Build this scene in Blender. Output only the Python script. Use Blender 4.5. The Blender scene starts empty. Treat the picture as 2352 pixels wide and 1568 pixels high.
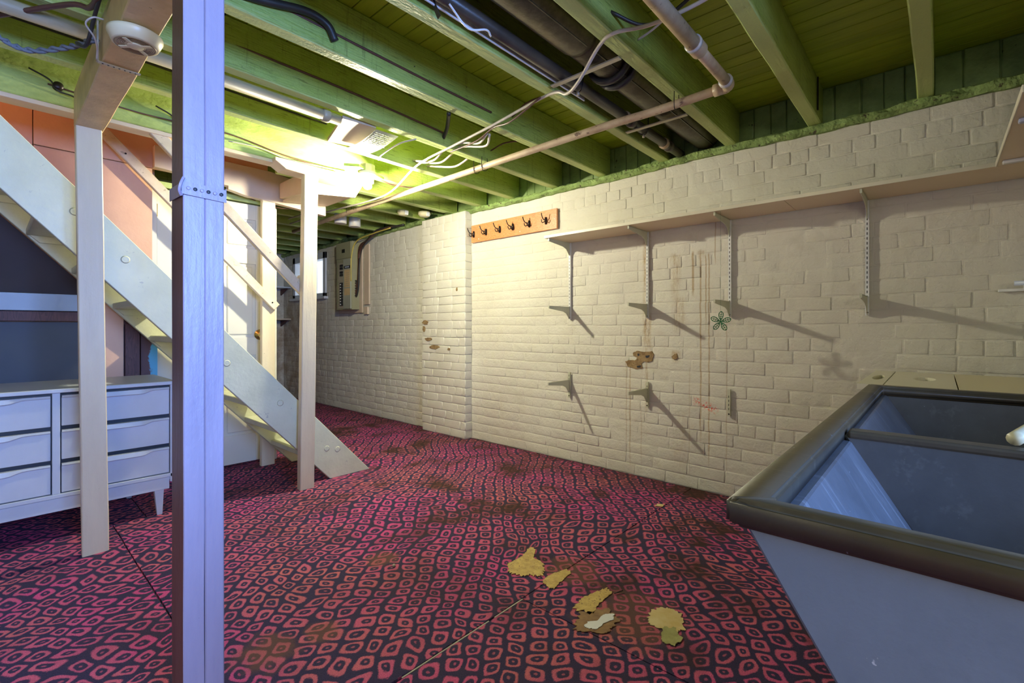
import bpy, bmesh, math, random
from mathutils import Vector, Matrix, noise
random.seed(7)
scene = bpy.context.scene
C = scene.collection
R = math.radians

# ------------------------------------------------------------------ camera, world, lights
cam_d = bpy.data.cameras.new('camera'); cam = bpy.data.objects.new('camera', cam_d); C.objects.link(cam)
cam.location = (0, 0, 1.08); cam.rotation_euler = (R(90), 0, R(-48.0))
cam_d.sensor_width = 36; cam_d.lens = 36*1089/2352; cam_d.shift_y = -33/2352
cam_d.clip_start = 0.02; scene.camera = cam
w = bpy.data.worlds.new('world'); scene.world = w; w.use_nodes = True
w.node_tree.nodes['Background'].inputs[0].default_value = (.75, .85, 1, 1)
w.node_tree.nodes['Background'].inputs[1].default_value = 1.0
scene.view_settings.view_transform = 'Standard'; scene.view_settings.look = 'None'
scene.view_settings.exposure = 0.0; scene.view_settings.gamma = 1.0
scene.view_settings.use_curve_mapping = False
def light(name, kind, loc, energy, col, size=.1, size_y=None, rot=(0,0,0)):
    d = bpy.data.lights.new(name, kind); d.energy = energy; d.color = col
    if kind == 'AREA':
        d.size = size
        if size_y: d.shape = 'RECTANGLE'; d.size_y = size_y
    else: d.shadow_soft_size = size
    o = bpy.data.objects.new(name, d); C.objects.link(o); o.location = loc; o.rotation_euler = rot
    return o
BULB = (1.80, 2.99, 2.07)
# daylight through the basement window in the wall behind the camera
bw = light('back_window_light', 'AREA', (0.35, -1.78, 1.55), 95, (.20, .40, 1.0), 1.3, .8, (R(90), 0, R(16)))
bw.data.spread = R(105)
light('back_fill_light', 'AREA', (-1.35, -1.78, 1.6), 30, (1, .84, .66), 1.0, .7, (R(90), 0, R(0)))  # unseen warm fill lamp, added to brighten the room
# lamp at the head of the stairs
light('stair_head_light', 'POINT', (-.7, 3.62, 2.95), 16, (1, .50, .28), .12)
# daylight through the far window
light('far_window_light', 'AREA', (3.30, 6.83, 1.82), 45, (.45, .68, 1), .8, .5, (0, R(90), 0))

# ------------------------------------------------------------------ helpers
W = {}
def wloc(o): return W.get(o.name, Vector((0, 0, 0))) if o else Vector((0, 0, 0))
def tag(o, label=None, cat=None, group=None, kind=None):
    if label: o['label'] = label
    if cat: o['category'] = cat
    if group: o['group'] = group
    if kind: o['kind'] = kind
    return o
def thing(name, loc, label=None, cat=None, group=None, kind=None):
    o = bpy.data.objects.new(name, None); C.objects.link(o); o.location = loc; o.empty_display_size = .05
    W[o.name] = Vector(loc)
    return tag(o, label, cat, group, kind)
def link(name, me, mat, parent=None, smooth=False, org=None):
    """world-space mesh -> object with its own origin"""
    if org is None:
        xs = [v.co for v in me.vertices]
        lo = Vector((min(c.x for c in xs), min(c.y for c in xs), min(c.z for c in xs)))
        hi = Vector((max(c.x for c in xs), max(c.y for c in xs), max(c.z for c in xs)))
        org = Vector(((lo.x+hi.x)/2, (lo.y+hi.y)/2, lo.z))
    org = Vector(org)
    me.transform(Matrix.Translation(-org))
    if mat: me.materials.append(mat)
    if smooth:
        for p in me.polygons: p.use_smooth = True
    o = bpy.data.objects.new(name, me); C.objects.link(o)
    W[o.name] = org
    if parent is not None:
        o.parent = parent; o.location = org - wloc(parent)
    else: o.location = org
    return o
def bmo(name, bm, mat, parent=None, smooth=False, org=None):
    bmesh.ops.recalc_face_normals(bm, faces=bm.faces)
    me = bpy.data.meshes.new(name); bm.to_mesh(me); bm.free()
    return link(name, me, mat, parent, smooth, org)
def hexa(bm, P, bev=0, seg=1):
    """P: 8 points, bottom ring 0-3, top ring 4-7"""
    v = [bm.verts.new(p) for p in P]
    fs = [bm.faces.new([v[i] for i in q]) for q in ((0,3,2,1),(4,5,6,7),(0,1,5,4),(1,2,6,5),(2,3,7,6),(3,0,4,7))]
    if bev:
        es = list({e for f in fs for e in f.edges})
        bmesh.ops.bevel(bm, geom=es, offset=bev, segments=seg, affect='EDGES', profile=.5)
def bbox(bm, x0, x1, y0, y1, z0, z1, bev=0, seg=1):
    hexa(bm, [(x0,y0,z0),(x1,y0,z0),(x1,y1,z0),(x0,y1,z0),(x0,y0,z1),(x1,y0,z1),(x1,y1,z1),(x0,y1,z1)], bev, seg)
def box(name, x0, x1, y0, y1, z0, z1, mat, parent=None, bev=.002, seg=1):
    bm = bmesh.new(); bbox(bm, x0, x1, y0, y1, z0, z1, bev, seg)
    return bmo(name, bm, mat, parent)
def prism(name, pts, a, b, axis, mat, parent=None, bev=.0):
    """polygon pts (2D) extruded between a and b along axis: 'x' pts=(y,z), 'y' pts=(x,z), 'z' pts=(x,y)"""
    def p3(p, t):
        return {'x': (t, p[0], p[1]), 'y': (p[0], t, p[1]), 'z': (p[0], p[1], t)}[axis]
    bm = bmesh.new()
    A = [bm.verts.new(p3(p, a)) for p in pts]; B = [bm.verts.new(p3(p, b)) for p in pts]
    bm.faces.new(A); bm.faces.new(B[::-1]); n = len(pts)
    for i in range(n): bm.faces.new((A[i], A[(i+1) % n], B[(i+1) % n], B[i]))
    bmesh.ops.recalc_face_normals(bm, faces=bm.faces)
    if bev: bmesh.ops.bevel(bm, geom=list(bm.edges), offset=bev, segments=1, affect='EDGES')
    return bmo(name, bm, mat, parent)
def rough_beam(name, p0, p1, w_, h_, mat, parent=None, amp=.003, seg=.12, up=(0,0,1), seed=0, bev=.006, org=None, w1=None):
    """hewn timber from p0 to p1 (centre line), width w_ sideways, h_ along up, octagonal section, wobbled"""
    p0 = Vector(p0); p1 = Vector(p1); d = (p1-p0); L = d.length; d.normalize()
    u = Vector(up); s = d.cross(u).normalized(); u = s.cross(d).normalized()
    n = max(2, int(L/seg)); bm = bmesh.new(); rings = []
    for i in range(n+1):
        t = i/n; c = p0 + (p1-p0)*t; ww = w_/2 if w1 is None else (w_+(w1-w_)*t)/2; hh = h_/2; ring = []
        for (a, b) in ((-1,-1),(1,-1),(1,1),(-1,1)):
            for k in range(2):
                if (a*b > 0) == (k == 0): q = s*(a*ww) + u*(b*(hh-bev))
                else: q = s*(a*(ww-bev)) + u*(b*hh)
                nv = noise.noise_vector(Vector((t*L*3.1+seed*7.3, a*3.3+k*.2, b*5.1+seed)))
                ring.append(bm.verts.new(c + q + nv*amp))
        rings.append(ring)
    for r0, r1 in zip(rings, rings[1:]):
        for j in range(8): bm.faces.new((r0[j], r0[(j+1) % 8], r1[(j+1) % 8], r1[j]))
    bm.faces.new(rings[0]); bm.faces.new(rings[-1][::-1])
    return bmo(name, bm, mat, parent, org=org)
def spline(pts, n=6):
    pts = [Vector(p) for p in pts]
    if len(pts) < 3: return pts
    P = [pts[0]*2-pts[1]] + pts + [pts[-1]*2-pts[-2]]; out = []
    for i in range(1, len(P)-2):
        for k in range(n):
            t = k/n; a, b, c, d = P[i-1], P[i], P[i+1], P[i+2]
            out.append(.5*((2*b)+(c-a)*t+(2*a-5*b+4*c-d)*t*t+(3*b-a-3*c+d)*t**3))
    out.append(pts[-1]); return out
def add_tube(bm, pts, r, n=8, caps=True):
    pts = [Vector(p) for p in pts]; rings = []
    rr = r if isinstance(r, (list, tuple)) else [r]*len(pts)
    prev = None
    for i, p in enumerate(pts):
        d = (pts[min(i+1, len(pts)-1)]-pts[max(i-1, 0)])
        if d.length < 1e-9: d = Vector((0, 0, 1))
        d.normalize()
        if prev is None:
            a = d.cross(Vector((0, 0, 1)) if abs(d.z) < .9 else Vector((1, 0, 0))).normalized()
        else:
            a = (prev - d*prev.dot(d)).normalized()
        prev = a; b = d.cross(a)
        rings.append([bm.verts.new(p+(a*math.cos(2*math.pi*k/n)+b*math.sin(2*math.pi*k/n))*rr[i]) for k in range(n)])
    for r0, r1 in zip(rings, rings[1:]):
        for j in range(n): bm.faces.new((r0[j], r0[(j+1) % n], r1[(j+1) % n], r1[j]))
    if caps: bm.faces.new(rings[0][::-1]); bm.faces.new(rings[-1])
def tube(name, pts, r, mat, parent=None, n=8, sm=6):
    bm = bmesh.new(); add_tube(bm, spline(pts, sm) if sm else pts, r, n)
    return bmo(name, bm, mat, parent, smooth=True)
def lathe(name, prof, c, axis, mat, parent=None, n=24, smooth=True):
    """prof: list of (radius, distance along axis) from centre c"""
    c = Vector(c); ax = Vector(axis).normalized()
    a = ax.cross(Vector((0, 0, 1)) if abs(ax.z) < .9 else Vector((1, 0, 0))).normalized(); b = ax.cross(a)
    bm = bmesh.new(); rings = []
    for r, h in prof:
        rings.append([bm.verts.new(c+ax*h+(a*math.cos(2*math.pi*k/n)+b*math.sin(2*math.pi*k/n))*max(r, 1e-4)) for k in range(n)])
    for r0, r1 in zip(rings, rings[1:]):
        for j in range(n): bm.faces.new((r0[j], r0[(j+1) % n], r1[(j+1) % n], r1[j]))
    bm.faces.new(rings[0]); bm.faces.new(rings[-1])
    return bmo(name, bm, mat, parent, smooth)

# ------------------------------------------------------------------ materials
class N:
    def __init__(s, name):
        s.m = bpy.data.materials.new(name); s.m.use_nodes = True; s.t = s.m.node_tree
        s.b = s.t.nodes['Principled BSDF']; s.pos = s.t.nodes.new('ShaderNodeNewGeometry').outputs['Position']
    def node(s, t, **kw):
        n = s.t.nodes.new(t)
        for k, v in kw.items(): setattr(n, k, v)
        return n
    def put(s, sock, v):
        if isinstance(v, (int, float)): sock.default_value = v
        elif isinstance(v, tuple): sock.default_value = v if len(v) == len(sock.default_value) else (v+(1,))
        else: s.t.links.new(v, sock)
    def math(s, op, a, b=0., c=None, clamp=False):
        n = s.node('ShaderNodeMath', operation=op, use_clamp=clamp); s.put(n.inputs[0], a); s.put(n.inputs[1], b)
        if c is not None: s.put(n.inputs[2], c)
        return n.outputs[0]
    def vmath(s, op, a, b=(0,0,0)):
        n = s.node('ShaderNodeVectorMath', operation=op); s.put(n.inputs[0], a); s.put(n.inputs[1], b)
        return n.outputs[0] if op not in ('LENGTH', 'DISTANCE') else n.outputs['Value']
    def scale(s, v, sc): return s.vmath('MULTIPLY', v, sc)
    def sep(s, v):
        n = s.node('ShaderNodeSeparateXYZ'); s.put(n.inputs[0], v); return n.outputs
    def comb(s, x, y, z=0.):
        n = s.node('ShaderNodeCombineXYZ'); s.put(n.inputs[0], x); s.put(n.inputs[1], y); s.put(n.inputs[2], z); return n.outputs[0]
    def noise(s, v, sc=5., det=3., rough=.5, out='Fac'):
        n = s.node('ShaderNodeTexNoise'); s.put(n.inputs['Vector'], v)
        n.inputs['Scale'].default_value = sc; n.inputs['Detail'].default_value = det; n.inputs['Roughness'].default_value = rough
        return n.outputs[out]
    def ramp(s, f, a, b, lo=0., hi=1.):
        n = s.node('ShaderNodeMapRange', clamp=True); s.put(n.inputs[0], f)
        n.inputs[1].default_value = a; n.inputs[2].default_value = b; n.inputs[3].default_value = lo; n.inputs[4].default_value = hi
        return n.outputs[0]
    def mix(s, f, a, b):
        n = s.node('ShaderNodeMix', data_type='RGBA'); s.put(n.inputs[0], f); s.put(n.inputs[6], a); s.put(n.inputs[7], b)
        return n.outputs[2]
    def bump(s, h, st=.3, dist=.01):
        n = s.node('ShaderNodeBump'); n.inputs['Strength'].default_value = st; n.inputs['Distance'].default_value = dist
        s.put(n.inputs['Height'], h); s.t.links.new(n.outputs[0], s.b.inputs['Normal'])
    def fin(s, col, rough=.6, metal=0., spec=None):
        s.put(s.b.inputs['Base Color'], col); s.put(s.b.inputs['Roughness'], rough); s.b.inputs['Metallic'].default_value = metal
        if spec is not None: s.b.inputs['Specular IOR Level'].default_value = spec
        return s.m
def paint(name, c1, c2=None, sc=(1,1,1), ns=6, bump=.25, dist=.004, rough=.5, spots=None, spot_t=.68, fine=60, metal=0.):
    n = N(name); v = n.scale(n.pos, sc); c2 = c2 or tuple(x*.8 for x in c1)
    f = n.ramp(n.noise(v, ns, 5, .6), .35, .65)
    col = n.mix(f, c1, c2)
    if spots:
        g = n.ramp(n.noise(v, ns*3.3, 4, .7), spot_t, spot_t+.05)
        col = n.mix(g, col, spots)
    h = n.math('ADD', n.noise(v, ns*2, 4), n.math('MULTIPLY', n.noise(v, fine, 3), .5))
    n.bump(h, bump, dist)
    return n.fin(col, rough, metal)

def wall_brick_mat():
    n = N('painted_brick'); x, y, z = n.sep(n.pos)
    big = n.ramp(n.noise(n.pos, 1.1, 3), .35, .65)
    col = n.mix(big, (.70, .68, .60), (.64, .61, .52))
    col = n.mix(n.ramp(n.noise(n.pos, 9, 5, .65), .55, .8, 0, .35), col, (.50, .45, .33))
    # soiled joints and chips
    chip = n.ramp(n.noise(n.scale(n.pos, (1, 1, 2)), 23, 4, .7), .70, .74, 0, .6)
    col = n.mix(chip, col, (.36, .30, .20))
    # rust streaks : (y centre, half width, z top, z bottom, strength)
    wob = n.math('MULTIPLY', n.math('SUBTRACT', n.noise(n.scale(n.pos, (1, 0, 1)), 6, 3), .5), .02)
    yy = n.math('ADD', y, wob)
    grain = n.ramp(n.noise(n.scale(n.pos, (1, 3, .6)), 26, 5, .75), .38, .62)
    total = None
    for yc, hw, zt, zb, st in ((1.555, .030, 1.78, .86, 1.25), (1.56, .012, .86, .40, .7), (1.345, .035, 1.58, 1.25, .8), (1.32, .045, 1.28, 1.05, .7), (1.345,.03,.91,.85,1.4),
                               (1.225, .008, 1.58, 1.30, .9), (1.175, .006, 1.57, .30, .8), (1.165, .03, 1.585, 1.55, 1.0), (1.14, .004, 1.55, 1.05, .9), (1.12, .005, 1.56, .15, .8), (1.08,.004,1.76,1.5,.7),
                               (1.69, .006, .82, .05, .6), (1.72, .004, .82, .15, .5), (1.60, .004, .5, .05, .4), (1.31, .05, .5, .02, .28), (1.01, .004, 1.10, .1, .45), (1.25, .004, .8, .05, .35)):
        a = n.ramp(n.math('ABSOLUTE', n.math('SUBTRACT', yy, yc)), hw*.4, hw*1.3, 1, 0)
        b = n.math('MULTIPLY', n.ramp(z, zb-.02, zb+.15 if zt-zb > .3 else zb+.03, 0, 1), n.ramp(z, zt-.005, zt+.015, 1, 0))
        m = n.math('MULTIPLY', n.math('MULTIPLY', a, b), st)
        if hw > .01: m = n.math('MULTIPLY', m, grain)
        total = m if total is None else n.math('MAXIMUM', total, m)
    total = n.math('MULTIPLY', total, 1., clamp=True)
    col = n.mix(n.math('MULTIPLY', total, .8), col, (.38, .25, .11))
    # red scribble
    rr = n.math('MULTIPLY', n.ramp(n.math('ABSOLUTE', n.math('SUBTRACT', y, 1.145)), .06, .09, 1, 0),
                n.ramp(n.math('ABSOLUTE', n.math('SUBTRACT', n.math('ADD', z, n.math('MULTIPLY', y, -.35)), .165)), .012, .035, 1, 0))
    rr = n.math('MULTIPLY', rr, n.ramp(n.noise(n.pos, 70, 3, .8), .52, .58))
    col = n.mix(rr, col, (.75, .08, .04))
    # patchy brown towards the far lower corner of the wall
    far = n.math('MULTIPLY', n.ramp(y, 6.1, 7.0), n.ramp(z, 1.75, 1.3))
    far = n.math('MULTIPLY', far, n.ramp(n.noise(n.pos, 5, 5, .7), .35, .6))
    col = n.mix(n.math('MULTIPLY', far, .7), col, (.33, .22, .11))
    h = n.math('ADD', n.noise(n.pos, 14, 5, .6), n.math('MULTIPLY', n.noise(n.pos, 70, 4, .7), .35))
    n.bump(h, .8, .010)
    return n.fin(col, .72, spec=.3)
M = {}
M['brick'] = wall_brick_mat()
M['pier'] = paint('painted_brick_pier', (.70,.68,.60), (.64,.61,.52), ns=3, bump=.5, dist=.006, rough=.55, spots=(.45,.40,.28), spot_t=.72)
M['green'] = None
def joist_mat(name, c1, c2, dark):
    n = N(name); v = n.scale(n.pos, (.35, 1, 1.4))
    f = n.ramp(n.noise(v, 4, 6, .65), .35, .68)
    col = n.mix(f, c1, c2)
    g = n.noise(n.scale(n.pos, (1.2, 1, 9)), 9, 5, .7)
    col = n.mix(n.ramp(g, .55, .70, 0, .7), col, dark)
    g2 = n.noise(n.scale(n.pos, (14, 14, 1.2)), 3, 6, .75)
    col = n.mix(n.ramp(g2, .56, .70, 0, .55), col, dark)
    col = n.mix(n.ramp(n.noise(n.pos, 34, 4, .7), .70, .73), col, (.03,.03,.01))
    zz = n.sep(n.pos)[2]
    col = n.mix(n.ramp(n.math('ADD', zz, n.math('MULTIPLY', n.math('SUBTRACT', n.noise(n.pos, 20, 4), .5), .006)), 2.228, 2.231, .85, 0), col, (.50,.62,.22))
    n.bump(n.math('ADD', n.noise(n.scale(n.pos, (.6, 4, 9)), 14, 5), n.math('MULTIPLY', n.noise(n.pos, 80, 3), .5)), .7, .006)
    return n.fin(col, .5)
M['joist'] = joist_mat('green_joist_paint', (.40,.50,.13), (.27,.36,.05), (.11,.13,.02))
def deck_mat():
    n = N('green_deck_paint')
    f = n.ramp(n.noise(n.scale(n.pos, (6, .5, 1)), 3, 6, .65), .35, .68)
    col = n.mix(f, (.42,.56,.03), (.29,.40,.02))
    n.bump(n.noise(n.scale(n.pos, (20, 1, 1)), 6, 5), .3, .003)
    return n.fin(col, .5)
M['deck'] = deck_mat()
M['greenbrick'] = paint('green_brick_paint', (.26,.38,.13), (.16,.24,.07), ns=7, bump=.6, dist=.006, spots=(.05,.06,.02), spot_t=.66)
M['ledge'] = paint('green_mortar_ledge', (.30,.42,.14), (.17,.25,.07), ns=9, bump=1, dist=.02, spots=(.07,.06,.03), spot_t=.60, fine=45, rough=.8)
M['trimmer'] = paint('green_rough_sawn', (.48,.58,.18), (.34,.42,.12), sc=(1,1,2), ns=6, bump=.8, dist=.005, spots=(.16,.15,.06), spot_t=.70, fine=50, rough=.8)
def hewn(name, c1, c2, dark=(.10,.06,.04), zs=.35):
    n = N(name)
    f = n.ramp(n.noise(n.scale(n.pos, (2, 2, zs)), 4, 5, .6), .35, .68)
    col = n.mix(f, c1, c2)
    col = n.mix(n.ramp(n.noise(n.pos, 27, 4, .75), .72, .75), col, dark)
    h = n.math('ADD', n.noise(n.scale(n.pos, (9, 9, .8)), 6, 5), n.math('MULTIPLY', n.noise(n.scale(n.pos, (1, 1, .6)), 55, 4, .7), .7))
    n.bump(h, .45, .004)
    return n.fin(col, .42)
M['post'] = hewn('grey_white_post_paint', (.40,.35,.45), (.33,.29,.38))
M['postB'] = hewn('cream_post_paint', (.78,.67,.46), (.68,.57,.39))
M['beam'] = hewn('tan_beam_paint', (.74,.55,.26), (.56,.40,.18), zs=2)
M['stair'] = paint('white_stair_paint', (.72,.74,.55), (.64,.66,.48), sc=(1,1,1), ns=5, bump=.5, dist=.004, rough=.38, spots=(.50,.52,.42), spot_t=.66)
M['header'] = paint('cream_header_paint', (.68,.55,.42), (.60,.47,.34), ns=3, bump=.2, rough=.5)
M['stairwall'] = paint('peach_stair_wall', (.76,.46,.30), (.66,.38,.24), ns=2.2, bump=.5, dist=.004, rough=.5)
M['handrail'] = paint('worn_handrail', (.70,.60,.47), (.58,.47,.34), sc=(3,3,3), ns=3, bump=.2, rough=.4, spots=(.44,.36,.26), spot_t=.60)
M['door'] = paint('white_door_paint', (.72,.70,.60), (.69,.67,.57), ns=2, bump=.08, rough=.35)
M['dresser'] = paint('white_dresser_paint', (.57,.61,.66), (.51,.55,.60), ns=3, bump=.15, rough=.4, spots=(.5,.46,.4), spot_t=.76)
M['rail'] = paint('blue_grey_ledge_paint', (.30,.36,.42), (.26,.31,.37), ns=4, bump=.2, rough=.4)
M['pull'] = paint('dresser_pull_paint', (.52,.55,.58), (.46,.49,.52), ns=5, bump=.1, rough=.4)
M['dark'] = paint('dark_gap', (.015,.02,.03), ns=3, bump=.0)
M['shelf'] = paint('cream_shelf_melamine', (.82,.68,.47), (.79,.64,.42), ns=2, bump=.03, rough=.35)
M['shelfedge'] = paint('shelf_edge_band', (.86,.80,.64), ns=2, bump=.03, rough=.35)
M['bracket'] = paint('grey_green_steel_enamel', (.58,.58,.44), (.52,.52,.38), ns=5, bump=.05, rough=.4)
M['rack'] = None
def wood(name, c1, c2, sc=(1,.12,1), rough=.4):
    n = N(name); v = n.scale(n.pos, sc)
    d = n.noise(v, 6, 3); r_ = n.math('FRACT', n.math('MULTIPLY', d, 12))
    f = n.ramp(r_, .1, .9); col = n.mix(f, c1, c2)
    col = n.mix(n.ramp(n.noise(n.pos, 12, 4), .6, .8, 0, .5), col, tuple(x*.6 for x in c2))
    n.bump(f, .08, .002); return n.fin(col, rough)
M['brownside'] = hewn('bare_brown_side', (.20,.105,.085), (.13,.065,.055), (.5,.42,.38))
M['rack'] = wood('orange_pine', (.66,.30,.13), (.55,.22,.08), (2,1,3))
M['brownboard'] = wood('stained_brown_board', (.13,.055,.05), (.08,.035,.035), (3,3,.5), .6)
def peeled():
    n = N('peeled_brown_board')
    base = n.mix(n.ramp(n.noise(n.scale(n.pos,(3,3,.5)), 6, 4), .3, .7), (.13,.055,.05), (.08,.035,.035))
    x, y, z = n.sep(n.pos)
    edge = n.math('ADD', x, n.math('MULTIPLY', n.math('SUBTRACT', n.noise(n.pos, 9, 5, .7), .5), .09))
    m = n.math('MULTIPLY', n.ramp(edge, .742, .748), n.ramp(n.math('ADD', z, n.math('MULTIPLY', n.noise(n.pos, 15, 3), .05)), 1.0, .99))
    col = n.mix(m, base, (.10,.42,.62)); n.bump(m, .4, .003); return n.fin(col, .55)
M['peeled'] = peeled()
M['iron'] = paint('black_iron', (.035,.025,.025), ns=8, bump=.2, rough=.35, metal=.6)
M['cable_w'] = paint('white_cable_sheath', (.62,.56,.48), ns=9, bump=.1, rough=.45)
M['rope'] = paint('grey_rope', (.16,.18,.20), ns=30, bump=.3, rough=.8)
M['cable_b'] = paint('black_cable_sheath', (.03,.028,.025), ns=9, bump=.1, rough=.45)
M['cable_br'] = paint('brown_cable_sheath', (.12,.05,.035), ns=9, bump=.1, rough=.45)
M['cable_y'] = paint('yellow_cable_sheath', (.65,.52,.10), ns=9, bump=.1, rough=.45)
M['pipe'] = paint('rusty_painted_pipe', (.58,.46,.30), (.36,.25,.16), sc=(1,.6,1), ns=9, bump=.4, rough=.45, spots=(.16,.10,.07), spot_t=.62)
M['pipejoint'] = paint('blue_grey_pipe_collar', (.42,.47,.58), (.58,.52,.42), ns=20, bump=.2, rough=.4)
M['soil'] = paint('black_iron_pipe_paint', (.050,.042,.032), (.085,.07,.05), ns=9, bump=.3, rough=.35)
M['duct'] = paint('dark_duct_tin', (.10,.085,.055), (.06,.05,.03), ns=30, bump=.2, rough=.38, metal=.55)
M['black'] = paint('black_paint', (.012,.012,.012), ns=3, bump=.05, rough=.4)
M['strap'] = paint('perforated_steel_strap', (.52,.47,.36), ns=10, bump=.2, rough=.4, metal=.3)
M['conduit'] = paint('painted_conduit', (.46,.41,.28), (.34,.29,.18), sc=(.4,2,2), ns=9, bump=.1, rough=.4)
M['plastic'] = paint('ivory_plastic', (.74,.68,.44), (.70,.64,.40), ns=3, bump=.02, rough=.35)
M['plasticdark'] = paint('tan_plastic', (.30,.22,.11), ns=3, bump=.02, rough=.4)
M['white'] = paint('white_enamel', (.84,.85,.84), ns=3, bump=.02, rough=.3)
M['bluewhite'] = paint('blue_white_plastic', (.60,.68,.88), ns=3, bump=.02, rough=.3)
M['paper'] = paint('white_paper_label', (.85,.85,.80), ns=3, bump=.05, rough=.6)
M['print'] = paint('grey_print', (.30,.30,.28), ns=3, bump=.02, rough=.7)
M['panel'] = paint('olive_grey_enamel', (.34,.33,.20), (.30,.29,.17), ns=3, bump=.05, rough=.4)
M['panelcover'] = paint('grey_panel_cover', (.42,.43,.34), ns=3, bump=.04, rough=.4)
M['breaker'] = paint('black_breaker', (.015,.015,.015), ns=3, bump=.02, rough=.3)
M['tanlabel'] = paint('tan_paper_label', (.72,.52,.26), ns=4, bump=.02, rough=.6)
M['brass'] = paint('polished_brass', (.80,.58,.22), ns=4, bump=.02, rough=.22, metal=1.)
M['chest'] = paint('cream_laminate', (.78,.74,.58), (.74,.70,.52), ns=2, bump=.03, rough=.3)
M['chestyellow'] = paint('yellow_cream_laminate', (.74,.66,.38), (.72,.64,.40), ns=1.5, bump=.05, rough=.3)
M['greenwire'] = paint('green_enamel_wire', (.01,.16,.05), ns=3, bump=.0, rough=.3)
M['concrete'] = paint('pale_concrete', (.45,.42,.35), (.38,.35,.28), ns=6, bump=.5, rough=.8)
M['glue'] = paint('yellow_glue_residue', (.62,.45,.13), (.44,.29,.08), sc=(1,1,1), ns=30, bump=.6, dist=.004, rough=.5, spots=(.16,.08,.03), spot_t=.60)
M['gluepale'] = paint('pale_yellow_residue', (.66,.54,.28), (.58,.42,.15), ns=16, bump=.4, rough=.55)
M['olive'] = paint('olive_residue', (.40,.38,.14), (.28,.27,.09), ns=24, bump=.4, rough=.6)
M['brownglue'] = paint('dark_glue_stain', (.17,.08,.03), (.30,.17,.06), ns=24, bump=.4, rough=.4)
M['patch'] = paint('bare_brown_patch', (.36,.25,.12), (.20,.12,.05), ns=18, bump=.9, dist=.006, rough=.8, spots=(.04,.02,.01), spot_t=.60)
def stone(name, c1, c2, scratch, rough=.42):
    n = N(name)
    f = n.ramp(n.noise(n.scale(n.pos, (1.2, 1.2, 1)), 4, 5, .6), .3, .7)
    col = n.mix(f, c1, c2)
    s1 = n.ramp(n.noise(n.scale(n.pos, (12, 1.2, 1.2)), 5, 6, .75), .54, .78, 0, .55)
    col = n.mix(s1, col, scratch)
    col = n.mix(n.ramp(n.noise(n.pos, 60, 3, .7), .72, .75, 0, .8), col, (.55,.6,.68))
    n.bump(n.noise(n.pos, 26, 5, .7), .15, .003)
    return n.fin(col, rough)
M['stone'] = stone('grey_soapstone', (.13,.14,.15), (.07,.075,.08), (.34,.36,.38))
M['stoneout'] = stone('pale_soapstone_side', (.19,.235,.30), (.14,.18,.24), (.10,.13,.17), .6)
M['rim'] = stone('dark_worn_rim', (.12,.095,.055), (.05,.04,.028), (.24,.20,.13), .42)
def glow(name, col, st):
    n = N(name); n.put(n.b.inputs['Emission Color'], col); n.b.inputs['Emission Strength'].default_value = st
    return n.fin((.8,.8,.8), .4)
M['bulb'] = glow('lit_bulb_glass', (1, .94, .71), 3500)
M['sky'] = glow('daylit_frosted_pane', (.80, .90, 1), 1.1)
M['winframe'] = paint('white_window_paint', (.70,.74,.80), ns=3, bump=.05, rough=.4)

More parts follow.
